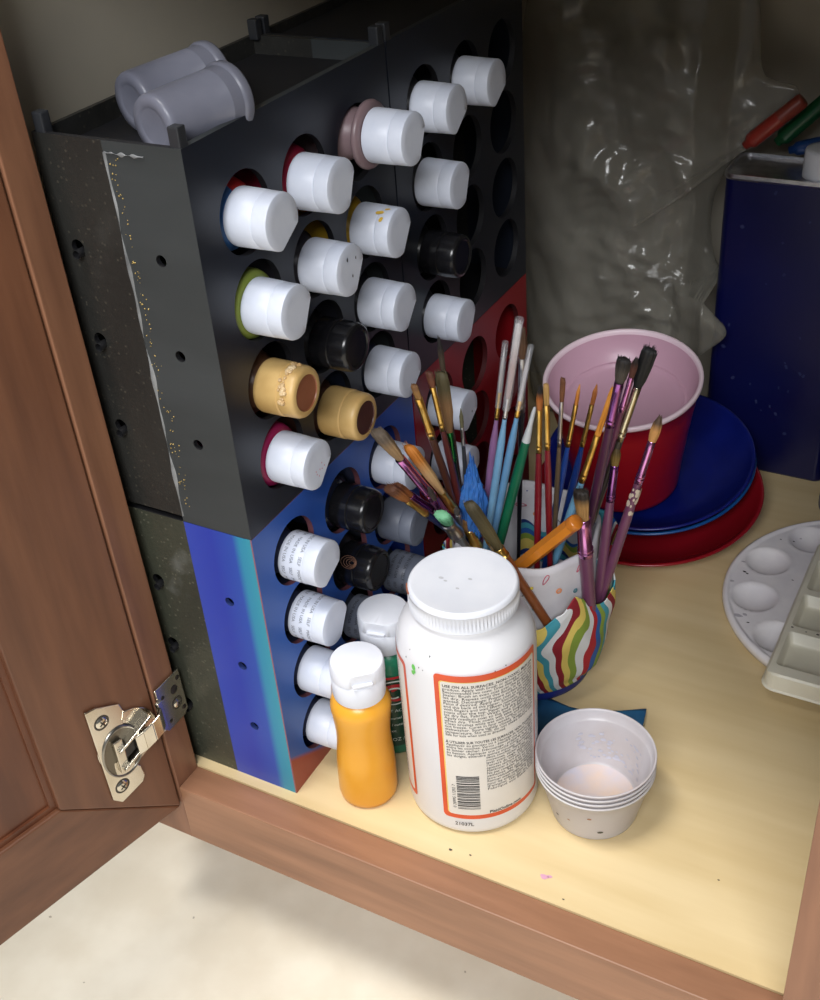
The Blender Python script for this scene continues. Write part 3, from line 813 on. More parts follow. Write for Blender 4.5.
md = o.modifiers.new('thickness', 'SOLIDIFY'); md.thickness = .0007; md.offset = 1
tag(o, 'torn scrap of teal blue card lying behind the portion cups', 'card scrap')

# tip, butt, where bristles and ferrule end along the brush, widths (metres)
BRUSH_ROWS = [
 ["lilac_sleeved", [0.0812, 0.1681, 0.2644], [0.0502, 0.1666, 0.0311], 0.14, 0.228, 0.00304, 0.00273, 0.00546],
 ["skyblue_sleeved", [0.1092, 0.1277, 0.3036], [0.0521, 0.1624, 0.0276], 0.195, 0.252, 0.00388, 0.00277, 0.00499],
 ["skyblue_behind", [0.1129, 0.1339, 0.2844], [0.0502, 0.1667, 0.0205], 0.14, 0.19, 0.00283, 0.00283, 0.00509],
 ["brown_tuft_dark", [0.0978, 0.1584, 0.284], [0.0645, 0.2134, 0.0177], 0.083, 0.247, 0.00527, 0.00469, 0.00352],
 ["green_white_end", [0.107, 0.1534, 0.2352], [0.0536, 0.1599, 0.0224], 0.011, 0.123, 0.00482, 0.00543, 0.00663],
 ["red_black_tip", [0.1181, 0.1356, 0.2613], [0.098, 0.1698, 0.0125], 0.068, 0.202, 0.00403, 0.00346, 0.00461],
 ["red_tan_tip", [0.1309, 0.1145, 0.2763], [0.1026, 0.1895, 0.0125], 0.059, 0.199, 0.00331, 0.00331, 0.00442],
 ["silver_liner", [0.1295, 0.1424, 0.2653], [0.0956, 0.2007, 0.0125], 0.071, 0.219, 0.00316, 0.00258, 0.00345],
 ["blue_liner_left", [0.1339, 0.1579, 0.2542], [0.084, 0.1943, 0.0125], 0.065, 0.207, 0.00294, 0.00294, 0.0047],
 ["blue_liner_right", [0.1276, 0.2032, 0.2291], [0.086, 0.2029, 0.0125], 0.07, 0.223, 0.00314, 0.00314, 0.00503],
 ["sky_flat", [0.157, 0.1516, 0.2602], [0.0852, 0.1817, 0.0125], 0.15, 0.31, 0.00343, 0.00401, 0.00572],
 ["purple_black_tuft", [0.1681, 0.1358, 0.2889], [0.1061, 0.2156, 0.0243], 0.069, 0.209, 0.00763, 0.00545, 0.00654],
 ["pink_thin", [0.1621, 0.1752, 0.2684], [0.1005, 0.2051, 0.0125], 0.055, 0.159, 0.00406, 0.00348, 0.00464],
 ["cream_ferrule", [0.1683, 0.181, 0.2735], [0.0999, 0.1936, 0.0125], 0.108, 0.265, 0.00869, 0.00521, 0.00521],
 ["blush_big", [0.0369, 0.0835, 0.2427], [0.0763, 0.2139, 0.0125], 0.121, 0.307, 0.00991, 0.00641, 0.00583],
 ["orange_filbert", [0.0439, 0.1064, 0.22], [0.0803, 0.2098, 0.0125], 0.222, 0.319, 0.00847, 0.00545, 0.00484],
 ["round_brown_navy", [0.0349, 0.0937, 0.1956], [0.1004, 0.2182, 0.0223], 0.091, 0.188, 0.00918, 0.00429, 0.0049],
 ["purple_behind", [0.0308, 0.1087, 0.1866], [0.0899, 0.2204, 0.0337], 0.081, 0.198, 0.00752, 0.00564, 0.00502],
 ["purple_thin", [0.0538, 0.1104, 0.19], [0.0493, 0.1928, 0.0309], 0.088, 0.395, 0.00371, 0.00309, 0.00371],
 ["gold_left", [0.0558, 0.0988, 0.2686], [0.0503, 0.1956, 0.0269], 0.044, 0.191, 0.00459, 0.00459, 0.00516],
 ["gold_behind", [0.0598, 0.1103, 0.2719], [0.0531, 0.1882, 0.0125], 0.043, 0.183, 0.00462, 0.00346, 0.00462],
 ["green_ferrule", [0.0543, 0.1347, 0.2583], [0.0481, 0.1761, 0.0125], 0.189, 0.293, 0.0084, 0.0048, 0.0054],
 ["dark_long", [0.0543, 0.1343, 0.2819], [0.0475, 0.1807, 0.0301], 0.111, 0.188, 0.00353, 0.00294, 0.00353],
 ["olive_small", [0.0618, 0.1432, 0.2296], [0.0477, 0.1772, 0.0302], 0.073, 0.153, 0.00308, 0.00246, 0.00308],
 ["mint_flat", [0.065, 0.104, 0.1768], [0.0594, 0.2092, 0.0258], 0.073, 0.199, 0.01048, 0.00925, 0.00555],
 ["silver_bent", [0.061, 0.1312, 0.1626], [0.0482, 0.1881, 0.022], 0.043, 0.257, 0.00385, 0.00449, 0.00449],
 ["gold_foil", [0.0612, 0.141, 0.1466], [0.0973, 0.1659, 0.0125], 0.061, 0.185, 0.00654, 0.00654, 0.00523],
 ["cream_stick", [0.0813, 0.1228, 0.1596], [0.0829, 0.2091, 0.0125], 0.05, 0.161, 0.00315, 0.00315, 0.00315],
 ["mauve_middle", [0.1492, 0.183, 0.1993], [0.1398, 0.1798, 0.0673], 0.1, 0.31, 0.00589, 0.0053, 0.00706],
 ["mauve_chipped", [0.1743, 0.187, 0.225], [0.1387, 0.181, 0.0625], 0.11, 0.31, 0.00619, 0.00507, 0.00676],
 ["mauve_front", [0.137, 0.154, 0.1826], [0.1408, 0.1685, 0.052], 0.18, 0.42, 0.00924, 0.009178, 0.00924],
 ["olive_flat_brown", [0.0785, 0.115, 0.1824], [0.1282, 0.1461, 0.0577], 0.3, 0.36, 0.00954, 0.00729, 0.00673],
 ["orange_handle", [0.1395, 0.1415, 0.1674], [0.0589, 0.1595, 0.0641], 0.036, 0.13, 0.00774, 0.00774, 0.00894],
]
# ================================================================== BRUSH CADDY
CX, CY = .087, .181
cad = thing('brush_caddy', 'round brush caddy in rainbow striped and button print fabric behind the white bottle', 'brush holder', (CX, CY, 0))
can_m = mat('deep_blue_fabric_base', S(34, 52, 148), S(26, 40, 120), rough=.55, scale=60)
MB().lathe([(.00001, .0006), (.043, .0006), (.0455, .002), (.0468, .006), (.0478, .03), (.0490, .119), (.0478, .119), (.0466, .03), (.0455, .009), (.042, .007), (.00001, .007)], 72).build('can', can_m, cad)
print_m = mat('white_print_cotton', S(214, 212, 216), S(200, 198, 204), rough=.8, scale=50)
def rimz(a): return .1245+.0012*sin(3*a+1)+.0006*sin(7*a)
b = MB(); n = 96
vs, fs = [], []
rows = [(.0500, 0), (.0503, .35), (.0506, .7), (.0508, .94), (.0503, 1.0), (.0484, 1.0), (.0470, .94), (.0460, .6), (.0454, .05)]
for i in range(n):
    a = 2*pi*i/n
    for r, q in rows:
        w = .0009*sin(9*a+q*3)*q
        vs.append(((r+w)*cos(a), (r+w)*sin(a), .030+(rimz(a)-.030)*q))
m_ = len(rows)
for i in range(n):
    for k in range(m_-1): fs.append([i*m_+k, ((i+1) % n)*m_+k, ((i+1) % n)*m_+k+1, i*m_+k+1])
b.add(vs, fs, 0, True)
def P3(a, z, r=.0519): return V((r*cos(R_(a)), r*sin(R_(a)), z))
def button(a, z, s, k, inside=False):
    r = .0456 if inside else .0523
    T = M.Translation(P3(a, z, r)) @ M.Rotation(R_(a), 4, 'Z') @ M.Rotation(pi/2, 4, 'Y')
    b.lathe([(s*.45, 0), (s*.6, .0003), (s*.9, .0003), (s, 0)], 20, k, T=T)
    b.lathe([(s*.22, .0001), (s*.12, .0003), (.00001, .0003)], 10, k, T=T)
def pin(a0, z0, a1, z1, k, inside=False):
    r = .0456 if inside else .0523
    b.tube([P3(a0, z0, r), P3(a1, z1, r)], .00022, 6, 3)
    b.lathe([(.00001, -.0011), (.0009, -.0006), (.0011, 0), (.0009, .0006), (.00001, .0011)], 10, k, T=M.Translation(P3(a1, z1, r)))
def safety(a, z, ang, k, inside=False):
    r = .0456 if inside else .0523
    pts = []
    for q in range(22):
        w = 2*pi*q/21; u, v = .0040*cos(w), .0013*sin(w)*(1+.4*cos(w))
        uu, vv = u*cos(ang)-v*sin(ang), u*sin(ang)+v*cos(ang)
        pts.append(P3(a+math.degrees(uu/r), z+vv, r))
    b.tube(pts, .00028, 6, k)
button(-42, .104, .0022, 1); button(-60, .0925, .0020, 2); pin(-72, .1005, -62, .110, 4); safety(-52, .1155, 1.1, 5)
safety(-24, .117, .9, 5); button(-28, .099, .0018, 2)
safety(62, .102, .5, 5, True); pin(80, .096, 92, .104, 3, True); safety(50, .094, 1.3, 3, True); button(105, .1, .002, 1, True); safety(118, .108, .2, 5, True)
b.build('fabric_band', [print_m, plain((226, 146, 96), .6), plain((74, 128, 140), .6), plain((120, 112, 104), .6), plain((206, 186, 70), .6), plain((206, 96, 120), .6)], cad)

def stripes(name, order, reps):
    cs = dict(r=S(176, 34, 46), b=S(36, 92, 168), g=S(134, 158, 62), t=S(70, 158, 176), w=S(222, 224, 226), d=S(140, 24, 40), y=S(226, 202, 104), n=S(32, 58, 122))
    seq = (order*reps)
    return ramp_mat(name, [(i/len(seq), cs[c]) for i, c in enumerate(seq)], None, rough=.75, interp='CONSTANT', uv=True)
rainbow = stripes('rainbow_stripe_cotton', 'wrbgtwdytwdyg', 1)
rainbow2 = stripes('rainbow_stripe_cotton_narrow', 'twydrwbg', 2)
def pocket(name, a0, a1, top, zbot, bulge, mt, nfold, seed, nu=90, nv=40, slant=.5, gape=.006, wav=.10):
    vs, uvs, fs = [], [], []
    for i in range(nu+1):
        u = i/nu; a = a0+(a1-a0)*u
        zt = top(a)
        for j in range(nv+1):
            v = j/nv
            z = zbot+(zt-zbot)*v
            edge = min(1, min(u, 1-u)*9)
            body = (.0500+.0006)+edge*(bulge*sin(pi*min(1, v*1.02))**.8+gape*v**3)
            fold = .0021*edge*sin(nfold*u*2*pi+3.2*v+1.5*N.noise(V((u*3, v*2, seed))))*(.35+.65*v)
            crease = -.0022*edge*abs(N.noise(V((u*5+seed, v*3.2, 4))))
            if v < .15: body -= .0030*(1-v/.15); fold *= v/.15
            r = max(body+fold+crease, .0492)
            vs.append((r*cos(R_(a)), r*sin(R_(a)), z))
            st = 2.8*(a1-a0)/177*u+slant*.30*v+wav*1.0*sin(4.4*v+10*u)+.10*N.noise(V((u*5, v*4, seed+3)))
            uvs.append((st+3, v))
    for i in range(nu):
        for j in range(nv): fs.append([i*(nv+1)+j, (i+1)*(nv+1)+j, (i+1)*(nv+1)+j+1, i*(nv+1)+j+1])
    mbk = MB().add(vs, fs, 0, True, uvs=uvs)
    o = mbk.build(name, mt, cad)
    md = o.modifiers.new('cloth', 'SOLIDIFY'); md.thickness = .0008; md.offset = 1
    return o
def lerp_pts(pts):
    def f(a):
        if a <= pts[0][0]: return pts[0][1]
        for (x0, y0), (x1, y1) in zip(pts, pts[1:]):
            if a <= x1:
                t = (a-x0)/(x1-x0); t = t*t*(3-2*t); return y0+(y1-y0)*t
        return pts[-1][1]
    return f
o = pocket('front_pocket', -150, 27, lerp_pts([(-150, .08), (-72, .078), (-60, .0815), (-46, .0930), (-35, .1035), (-30, .0985), (-20, .0850), (-8, .0815), (4, .0860), (12, .094), (27, .086)]),   .013, .0085, rainbow, 3, 1, gape=.011)
o['label'] = 'rainbow striped gathered pocket'
o = pocket('side_pocket', 2, 120, lerp_pts([(2, .108), (14, .114), (40, .112), (120, .10)]), .012, .0055, rainbow2, 2.2, 5, slant=2.2, gape=.0125)
o = pocket('side_pocket', 125, 205, lerp_pts([(125, .10), (205, .10)]), .02, .0020, rainbow2, 2, 9, slant=1.0)
# gold-and-green striped lining flap seen inside the rim
b = MB(); vs, uvs, fs = [], [], []
for i in range(31):
    for j in range(9):
        a = R_(35+85*i/30); v = j/8; r = .0455-.006*sin(pi*i/30)*v
        vs.append((r*cos(a), r*sin(a), .06+.032*v+.004*sin(i*.5))); uvs.append((.1+.25*i/30+.55*v, v))
for i in range(30):
    for j in range(8): fs.append([i*9+j, (i+1)*9+j, (i+1)*9+j+1, i*9+j+1])
b.add(vs, fs, 0, True, uvs=uvs)
b.build('inner_flap', stripes('inner_stripe_cotton', 'ygbtny', 2), cad)

# ================================================================== BRUSHES
bristle_cache = {}
def bristle_mat(base, tip, z0, z1):
    k = (base, tip, round(z0, 4), round(z1, 4))
    if k not in bristle_cache:
        m = ramp_mat('bristles_%d' % len(bristle_cache), [(z0, S(*base)), (z0+(z1-z0)*.45, S(*base)), (z0+(z1-z0)*.75, S(*tip)), (z1, S(*tip))], (0, 0, 1), rough=.55)
        nt = m.node_tree; p = nt.nodes['Principled BSDF']; L = nt.links.new
        tc = [n for n in nt.nodes if n.bl_idname == 'ShaderNodeTexCoord'][0]
        mp = nd(nt, 'ShaderNodeMapping'); mp.inputs['Scale'].default_value = (1, 1, .03); L(tc.outputs['Object'], mp.inputs[0])
        no = nd(nt, 'ShaderNodeTexNoise'); no.inputs['Scale'].default_value = 2600; L(mp.outputs[0], no.inputs['Vector'])
        bp = nd(nt, 'ShaderNodeBump'); bp.inputs['Strength'].default_value = .7; bp.inputs['Distance'].default_value = .0004
        L(no.outputs['Fac'], bp.inputs['Height']); L(bp.outputs['Normal'], p.inputs['Normal'])
        bristle_cache[k] = m
    return bristle_cache[k]
handle_cache = {}
def handle_mat(c):
    if c not in handle_cache:
        handle_cache[c] = mat('lacquered_handle_%d' % len(handle_cache), S(*c), tuple(x*.88 for x in S(*c)[:3])+(1,), rough=.28, scale=80, coat=.3)
    return handle_cache[c]
anod = {}
def ferrule_mat(c):
    if c == 'gold': return gold
    if c == 'silver': return silver
    if c not in anod: anod[c] = mat('anodised_ferrule_%d' % len(anod), S(*c), rough=.24, metal=1, scale=100)
    return anod[c]
def brush(name, label, T, B, f1, f2, wb, wf, wh, hair, tip, fer, hand, shape='round', sleeve=0, chips=0, pocket_=False, rubber=None):
    T, B = V(T), V(B)
    c0 = V((CX, CY, 0))
    if not pocket_:                      # the butt end stays inside the can
        for _ in range(400):
            q = B-c0
            if math.hypot(q.x, q.y) <= .041: break
            B = B+(T-B)*.005/(1)
        if B.z < .010: B = B+(T-B)*((.010-B.z)/(T.z-B.z))
    Lfull0 = 1.0
    Lb = (T-B).length
    ax = (T-B).normalized()
    rotq = V((0, 0, 1)).rotation_difference(ax)
    t = thing(name, label, 'paintbrush', B, rotq.to_euler(), 'paintbrushes in the fabric caddy')
    return t, Lb
def make_brush(row, label, hair, tip, fer, hand, shape='round', sleeve=0, chips=0, pocket_=False, kind='paintbrush', flat=1, tipband=None):
    nm, T, B0, f1, f2, wb, wf, wh = row
    full = (V(T)-V(B0)).length
    t, Lb = brush(kind, label, T, B0, f1, f2, wb, wf, wh, hair, tip, fer, hand, pocket_=pocket_)
    z2 = Lb-f2*full; z1 = Lb-f1*full         # local heights: handle end, ferrule end
    rb, rf, rh = wb/2, wf/2, wh/2
    if hair:
        h = Lb-z1
        if shape == 'flat': pr = [(rf*.95, z1-.001), (rb, z1+h*.35), (rb*1.02, z1+h*.85), (rb*.8, z1+h*.98), (.00001, Lb)]
        elif shape == 'round': pr = [(rf*.92, z1-.001), (rb*.95, z1+h*.25), (rb, z1+h*.45), (rb*.75, z1+h*.72), (rb*.4, z1+h*.9), (.00001, Lb)]
        elif shape == 'liner': pr = [(rf*.85, z1-.001), (rb*.8, z1+h*.3), (rb*.6, z1+h*.65), (rb*.25, z1+h*.92), (.00001, Lb)]
        else: pr = [(rf*.9, z1-.001), (rb*.85, z1+h*.2), (rb*1.05, z1+h*.6), (rb*1.06, z1+h*.85), (rb*.95, z1+h*.93), (rb*.55, z1+h*.96), (.00001, z1+h*.965)]      # mop
        rg = random.Random(len(label)+int(T[0]*9999))
        ph = rg.uniform(0, 6)
        b = MB().lathe(pr, 48, 0, rad=lambda r, a, z, k: r*(1+(.05*sin(7*a+ph)+.05*sin(13*a+ph*2))*(k > 0)+(.05*sin(23*a) if k > 1 else 0)), sy=.62 if shape in ('flat', 'mop') else .95)
        # loose hairs
        nh = {'mop': 90, 'flat': 46, 'round': 34, 'liner': 8}[shape]
        endk = {'mop': 1.0, 'flat': .95, 'round': .42, 'liner': .2}[shape]
        fl = .62 if shape in ('flat', 'mop') else .95
        for k in range(nh):
            a = rg.uniform(0, 2*pi); q = math.sqrt(rg.uniform(.05, 1)); sp = rg.uniform(.85, 1.25)
            b.tube([(rf*.8*q*cos(a), rf*.8*q*fl*sin(a), z1), (rb*.98*q*cos(a), rb*.98*q*fl*sin(a), z1+h*.6), (rb*endk*q*sp*cos(a), rb*endk*q*sp*fl*sin(a), Lb+h*rg.uniform(-.09, .05))], [.0003, .00028, .00007], 5, 0)
        b.build('bristles', bristle_mat(hair, tip, z1, Lb), t)
    if fer:
        h = z1-z2
        pr = [(rf*.9, z1), (rf*1.02, z1-.0004), (rf, z1-h*.2), (rf*1.02, z2+h*.22), (rf*1.14, z2+h*.20), (rf*1.14, z2+h*.17), (rf*1.02, z2+h*.155), (rf*1.02, z2+h*.13), (rf*1.15, z2+h*.115), (rf*1.15, z2+h*.085), (rf*1.03, z2+h*.07), (rf*1.05, z2), (rf*.9, z2-.0002)]
        MB().lathe(pr, 36).build('ferrule', ferrule_mat(fer), t)
    Lh = z2
    pr = [(rf*1.0, z2+.0005), (rf*1.02, z2-Lh*.02), (rh*.93, z2-Lh*.09), (rh, z2-Lh*.2), (rh*.97, z2-Lh*.32), (rh*.84, z2-Lh*.52), (rh*.68, z2-Lh*.75), (rh*.55, z2-Lh*.94), (rh*.42, .0012), (rh*.2, .0001), (.00001, 0)]
    if pocket_:                          # the butt is deep in the pocket: little taper on what shows
        pr = [(rf*1.0, z2+.0005), (rf*1.04, z2-Lh*.05), (rh*.96, z2-Lh*.25), (rh, z2-Lh*.5), (rh*.98, z2-Lh*.8), (rh*.95, .001), (rh*.6, .0001), (.00001, 0)]
    if not hair:           # seen butt end up
        pr = [(.00001, Lb), (rb*.35, Lb-.0006), (rb*.5, Lb-.004), (rb*.62, Lb-(Lb-z2)*.5), (rf, z2), (rh, z2-Lh*.15), (rh, z2-Lh*.4), (rh*.8, z2-Lh*.8), (rh*.7, 0.0006), (.00001, 0)]
    hb_ = MB().lathe(pr, 36)
    if chips:
        for k in range(26):
            a = rng2.uniform(-2.4, .2); zz = z2-rng2.uniform(.004, .024); r = rng2.uniform(.0006, .0017)
            rr = rh*1.01
            hb_.add([(rr*cos(a+r*cos(w)/rr), rr*sin(a+r*cos(w)/rr), zz+1.7*r*sin(w)) for w in [q*2*pi/7 for q in range(7)]], [list(range(7))], 1, True)
    hb_.build('handle', [handle_mat(hand), plain((206, 190, 170), .6)], t)
    if tipband:
        MB().lathe([(.00001, Lb+.0004), (rb*.38, Lb-.0004), (rb*.53, Lb-.004), (rb*.66, Lb-(Lb-z2)*.5), (rf*1.03, z2)], 36).build('dipped_end', handle_mat(tipband), t)['label'] = 'white dipped end'
    if sleeve:
        MB().lathe([(rb*1.25, z1-(z1-z2)*.55), (rb*1.3, z1), (rb*1.3, Lb+.003), (rb*1.22, Lb+.003), (rb*1.2, z1), (rb*1.15, z1-(z1-z2)*.55)], 24).build('protective_sleeve', clear_film, t)
    return t
rng2 = random.Random(9)
ROWS = {r[0]: r for r in BRUSH_ROWS}
MAU, PNK, PUR = (108, 62, 90), (232, 156, 226), (176, 112, 190)
SPEC = [
 ('lilac_sleeved', 'lilac-handled paintbrush in a clear sleeve, left of the sky blue brushes', (190, 180, 176), (200, 196, 196), 'gold', (152, 110, 156), dict(shape='liner', sleeve=1)),
 ('skyblue_sleeved', 'sky blue paintbrush with a tall pale sleeved tip beside the lilac brush', (176, 150, 146), (206, 200, 200), 'silver', (118, 168, 206), dict(shape='flat', sleeve=1)),
 ('skyblue_behind', 'sky blue paintbrush with a brass ferrule between the sleeved one and the green handle', (190, 186, 188), (196, 192, 196), 'gold', (104, 154, 196), dict(shape='liner', sleeve=1)),
 ('brown_tuft_dark', 'black-handled paintbrush with a brown tuft and clear silver ferrule', (98, 70, 50), (84, 60, 44), 'silver', (30, 30, 36), dict(shape='round')),
 ('green_white_end', 'green brush handle standing upside down with a white dipped end', None, None, None, (18, 104, 72), dict(tipband=(206, 210, 212))),
 ('red_black_tip', 'dark red paintbrush with a black-tipped orange tuft', (176, 104, 48), (32, 26, 24), 'gold', (120, 18, 32), dict(shape='round')),
 ('red_tan_tip', 'dark red paintbrush with a tan filbert tuft right of the black-tipped one', (178, 140, 78), (170, 134, 80), 'gold', (124, 20, 34), dict(shape='flat')),
 ('silver_liner', 'thin paintbrush with a silver ferrule and brown tuft in front of the pink bucket', (120, 76, 46), (104, 64, 40), 'silver', (110, 92, 72), dict(shape='flat')),
 ('blue_liner_left', 'royal blue liner brush with an orange tip, the left one of two alike', (196, 124, 52), (206, 140, 70), 'gold', (30, 70, 150), dict(shape='liner')),
 ('blue_liner_right', 'royal blue liner brush with an orange tip, the right one of two alike', (180, 108, 52), (190, 120, 66), 'gold', (28, 62, 140), dict(shape='liner')),
 ('sky_flat', 'flat orange-haired paintbrush with a long brass ferrule and light blue handle', (214, 140, 52), (222, 150, 60), 'gold', (112, 166, 200), dict(shape='flat')),
 ('purple_black_tuft', 'dark purple paintbrush with a blunt black tuft in front of the pink bucket', (70, 64, 58), (34, 30, 30), PUR, (76, 36, 66), dict(shape='mop')),
 ('pink_thin', 'thin pink-ferruled paintbrush with a dark pointed tuft between two black tufts', (96, 58, 48), (40, 30, 28), PNK, (110, 54, 86), dict(shape='round')),
 ('cream_ferrule', 'paintbrush with the tallest black tuft and a cream silver ferrule', (26, 28, 28), (20, 20, 22), (222, 214, 186), (52, 46, 40), dict(shape='mop')),
 ('mauve_middle', 'mauve paintbrush with a short olive tuft and purple ferrule before the red bucket', (120, 96, 44), (92, 74, 40), PUR, MAU, dict(shape='round', pocket_=True)),
 ('mauve_chipped', 'mauve paintbrush with chipped paint and a tan pointed tuft, farthest right', (198, 144, 84), (84, 64, 48), PNK, MAU, dict(shape='round', chips=1, pocket_=True)),
 ('blush_big', 'big soft tan blush brush with a purple ferrule leaning farthest left', (156, 126, 90), (96, 84, 72), (222, 140, 206), (120, 60, 100), dict(shape='mop')),
 ('orange_filbert', 'orange and cream filbert paintbrush leaning left with a brass ferrule', (206, 168, 116), (190, 118, 44), 'gold', (112, 60, 40), dict(shape='flat')),
 ('round_brown_navy', 'round brown-haired paintbrush with a brass ferrule and navy handle, low on the left', (156, 96, 48), (92, 56, 36), 'gold', (24, 34, 72), dict(shape='mop')),
 ('purple_behind', 'purple-ferruled paintbrush with an orange-brown tuft behind the navy brush', (160, 96, 50), (110, 66, 40), PUR, (96, 44, 84), dict(shape='mop')),
 ('purple_thin', 'thin upright purple-ferruled paintbrush with a tiny dark tuft', (80, 66, 60), (60, 52, 50), (170, 96, 168), (104, 56, 92), dict(shape='round')),
 ('gold_left', 'paintbrush with a long bright brass ferrule left of the green ferrule', (150, 110, 60), (120, 84, 50), 'gold', (78, 42, 30), dict(shape='flat')),
 ('gold_behind', 'brass-ferruled brown paintbrush tucked between the bright brass and green ferrules', (110, 66, 44), (90, 52, 38), 'gold', (84, 30, 30), dict(shape='flat')),
 ('green_ferrule', 'wide olive-tufted paintbrush with a metallic green ferrule', (146, 110, 74), (88, 80, 54), (70, 176, 96), (40, 60, 52), dict(shape='flat')),
 ('dark_long', 'thin dark paintbrush standing highest of the left bunch', (72, 60, 48), (34, 30, 30), 'gold', (70, 46, 40), dict(shape='round')),
 ('olive_small', 'small olive-tipped paintbrush with a thin silver ferrule by the red rack', (104, 100, 74), (96, 92, 70), 'silver', (60, 62, 66), dict(shape='liner')),
 ('mint_flat', 'flat paintbrush with mint green stained bristles just behind the white lid', (96, 164, 122), (122, 190, 146), 'silver', (120, 124, 120), dict(shape='flat')),
 ('silver_bent', 'stubby silver-ferruled paintbrush right of the mint green bristles', (96, 92, 88), (70, 66, 64), 'silver', (86, 72, 60), dict(shape='round')),
 ('gold_foil', 'short paintbrush with a bright brassy crimped ferrule just behind the white lid', (150, 110, 60), (120, 84, 46), 'gold', (120, 76, 40), dict(shape='flat')),
 ('cream_stick', 'thin cream-coloured paintbrush stub right behind the white lid', (226, 208, 176), (232, 220, 196), 'gold', (214, 190, 150), dict(shape='round')),
 ('mauve_front', 'mauve paintbrush with a dark-tipped tan tuft standing in the rainbow front pocket', (170, 130, 78), (40, 34, 30), PNK, MAU, dict(shape='mop', pocket_=True)),
 ('olive_flat_brown', 'flat olive-haired paintbrush with a brown wooden handle lying into the front pocket', (92, 82, 54), (74, 66, 46), 'gold', (148, 84, 44), dict(shape='flat', pocket_=True)),
]
for key, label, hair, tip, fer, hand, kw in SPEC:
    make_brush(ROWS[key], label, hair, tip, fer, hand, **kw)
# thick orange handle
T, B = V(ROWS['orange_handle'][1]), V(ROWS['orange_handle'][2])
oh = thing('craft_pencil', 'thick orange pencil lying slanted across the mouth of the fabric caddy', 'pencil', B, V((0, 0, 1)).rotation_difference((T-B).normalized()).to_euler())
Lp = (T-B).length
MB().lathe([(.00001, 0), (.0042, .0003), (.0050, .002), (.0050, Lp-.006)], 6, smooth=False).build('barrel', handle_mat((226, 138, 44)), oh)
MB().lathe([(.0050, Lp-.006), (.0051, Lp-.0055), (.0050, Lp-.001), (.0044, Lp), (.00001, Lp)], 24).build('end_cap', handle_mat((206, 122, 40)), oh)

# crumpled blue plastic wrap tucked among the left brushes
def crumple(lo, hi, seed, nu=40, nv=28, amp=.25, freq=3.5):
    vs, fs = [], []
    c = [(lo[i]+hi[i])/2 for i in range(3)]; e = [(hi[i]-lo[i])/2 for i in range(3)]
    for j in range(nv+1):
        p = pi*j/nv
        for i in range(nu):
            a = 2*pi*i/nu; d = V((sin(p)*cos(a), sin(p)*sin(a), -cos(p)))
            q = 1+amp*(abs(N.noise(d*freq+V((seed, 0, 0))))*1.6-.5+.5*abs(N.noise(d*freq*2.3+V((0, seed, 0)))))
            vs.append([c[k]+e[k]*d[k]*q for k in range(3)])
    for j in range(nv):
        for i in range(nu): fs.append([j*nu+i, j*nu+(i+1) % nu, (j+1)*nu+(i+1) % nu, (j+1)*nu+i])
    return vs, fs
b = MB(); vs, fs = crumple((.0565, .139, .128), (.0735, .157, .190), 3, amp=.30, freq=2.6)
vs = [(x, y, z) if z < .160 else (.065+(x-.065)*max(.35, 1-(z-.160)/.045), .148+(y-.148)*max(.35, 1-(z-.160)/.045), z) for x, y, z in vs]
b.add(vs, fs, 0, False)
tag(b.build('plastic_wrap', mat('blue_plastic_wrap', S(54, 108, 190), S(70, 130, 206), rough=.2, alpha=.85, scale=90)), 'crumpled blue plastic wrap tucked between the left brushes', 'plastic wrap')

# ================================================================== PLATES AND BUCKET
def bowl(name, label, c, R, h, m, tilt, foot=0, floorR=.7):
    """c is the middle of the rim; the whole stack leans a little towards the front"""
    n = V((0, -sin(tilt), cos(tilt)))
    t = thing(name, label, 'plate', V(c)-n*h, (tilt, 0, 0))
    f = R*floorR
    pr = [(.00001, 0)]
    if foot: pr += [(f*.72, 0), (f*.74, -foot), (f*.80, -foot), (f*.82, 0)]
    pr += [(f*.9, .0002), (f, .002), (R*.88, h*.55), (R*.965, h*.93), (R*.992, h*.985), (R, h), (R*.998, h+.0012), (R*.975, h+.0014), (R*.955, h*.97), (R*.87, h*.62), (f*.99, .0042), (f*.88, .0026), (.00001, .0024)]
    MB().lathe(pr, 96).build('plate_body', m, t)
    return t
red_gloss = mat('glossy_red_plastic', S(150, 22, 34), S(134, 16, 28), rough=.22, scale=10)
bowl('plate', 'glossy dark red plate at the bottom of the plate stack', (.1065, .3850, .0300), .0945, .0185, red_gloss, .12, foot=.004)
bowl('plate', 'teal-rimmed blue plate just under the top blue plate', (.1015, .4030, .0462), .0870, .0230, mat('teal_blue_plastic', S(20, 84, 150), S(18, 74, 140), rough=.3), .20, floorR=.66)
bowl('plate', 'dark royal blue plate on top of the stack holding the red bucket', (.1010, .4020, .0510), .0868, .0230, mat('royal_blue_plastic', S(16, 30, 118), S(12, 25, 106), rough=.3), .20, floorR=.66)
HB = .1075
bn = V((0, -sin(.189), cos(.189)))
bk = thing('bucket', 'red plastic bucket with a pink inside standing on the blue plates', 'bucket', V((.0874, .3676, .140))-bn*HB, (.189, 0, 0))
MB().lathe([(.00001, .0008), (.040, .0008), (.0415, 0), (.0428, .0012), (.0433, .005), (.0472, .034), (.0478, .036), (.0520, .063), (.0526, .065), (.0560, .085), (.0566, .087), (.0590, HB-.0040), (.0600, HB-.0032)], 96).build('outer_wall', mat('red_bucket_plastic', S(178, 24, 36), S(160, 18, 30), rough=.3, scale=10), bk)
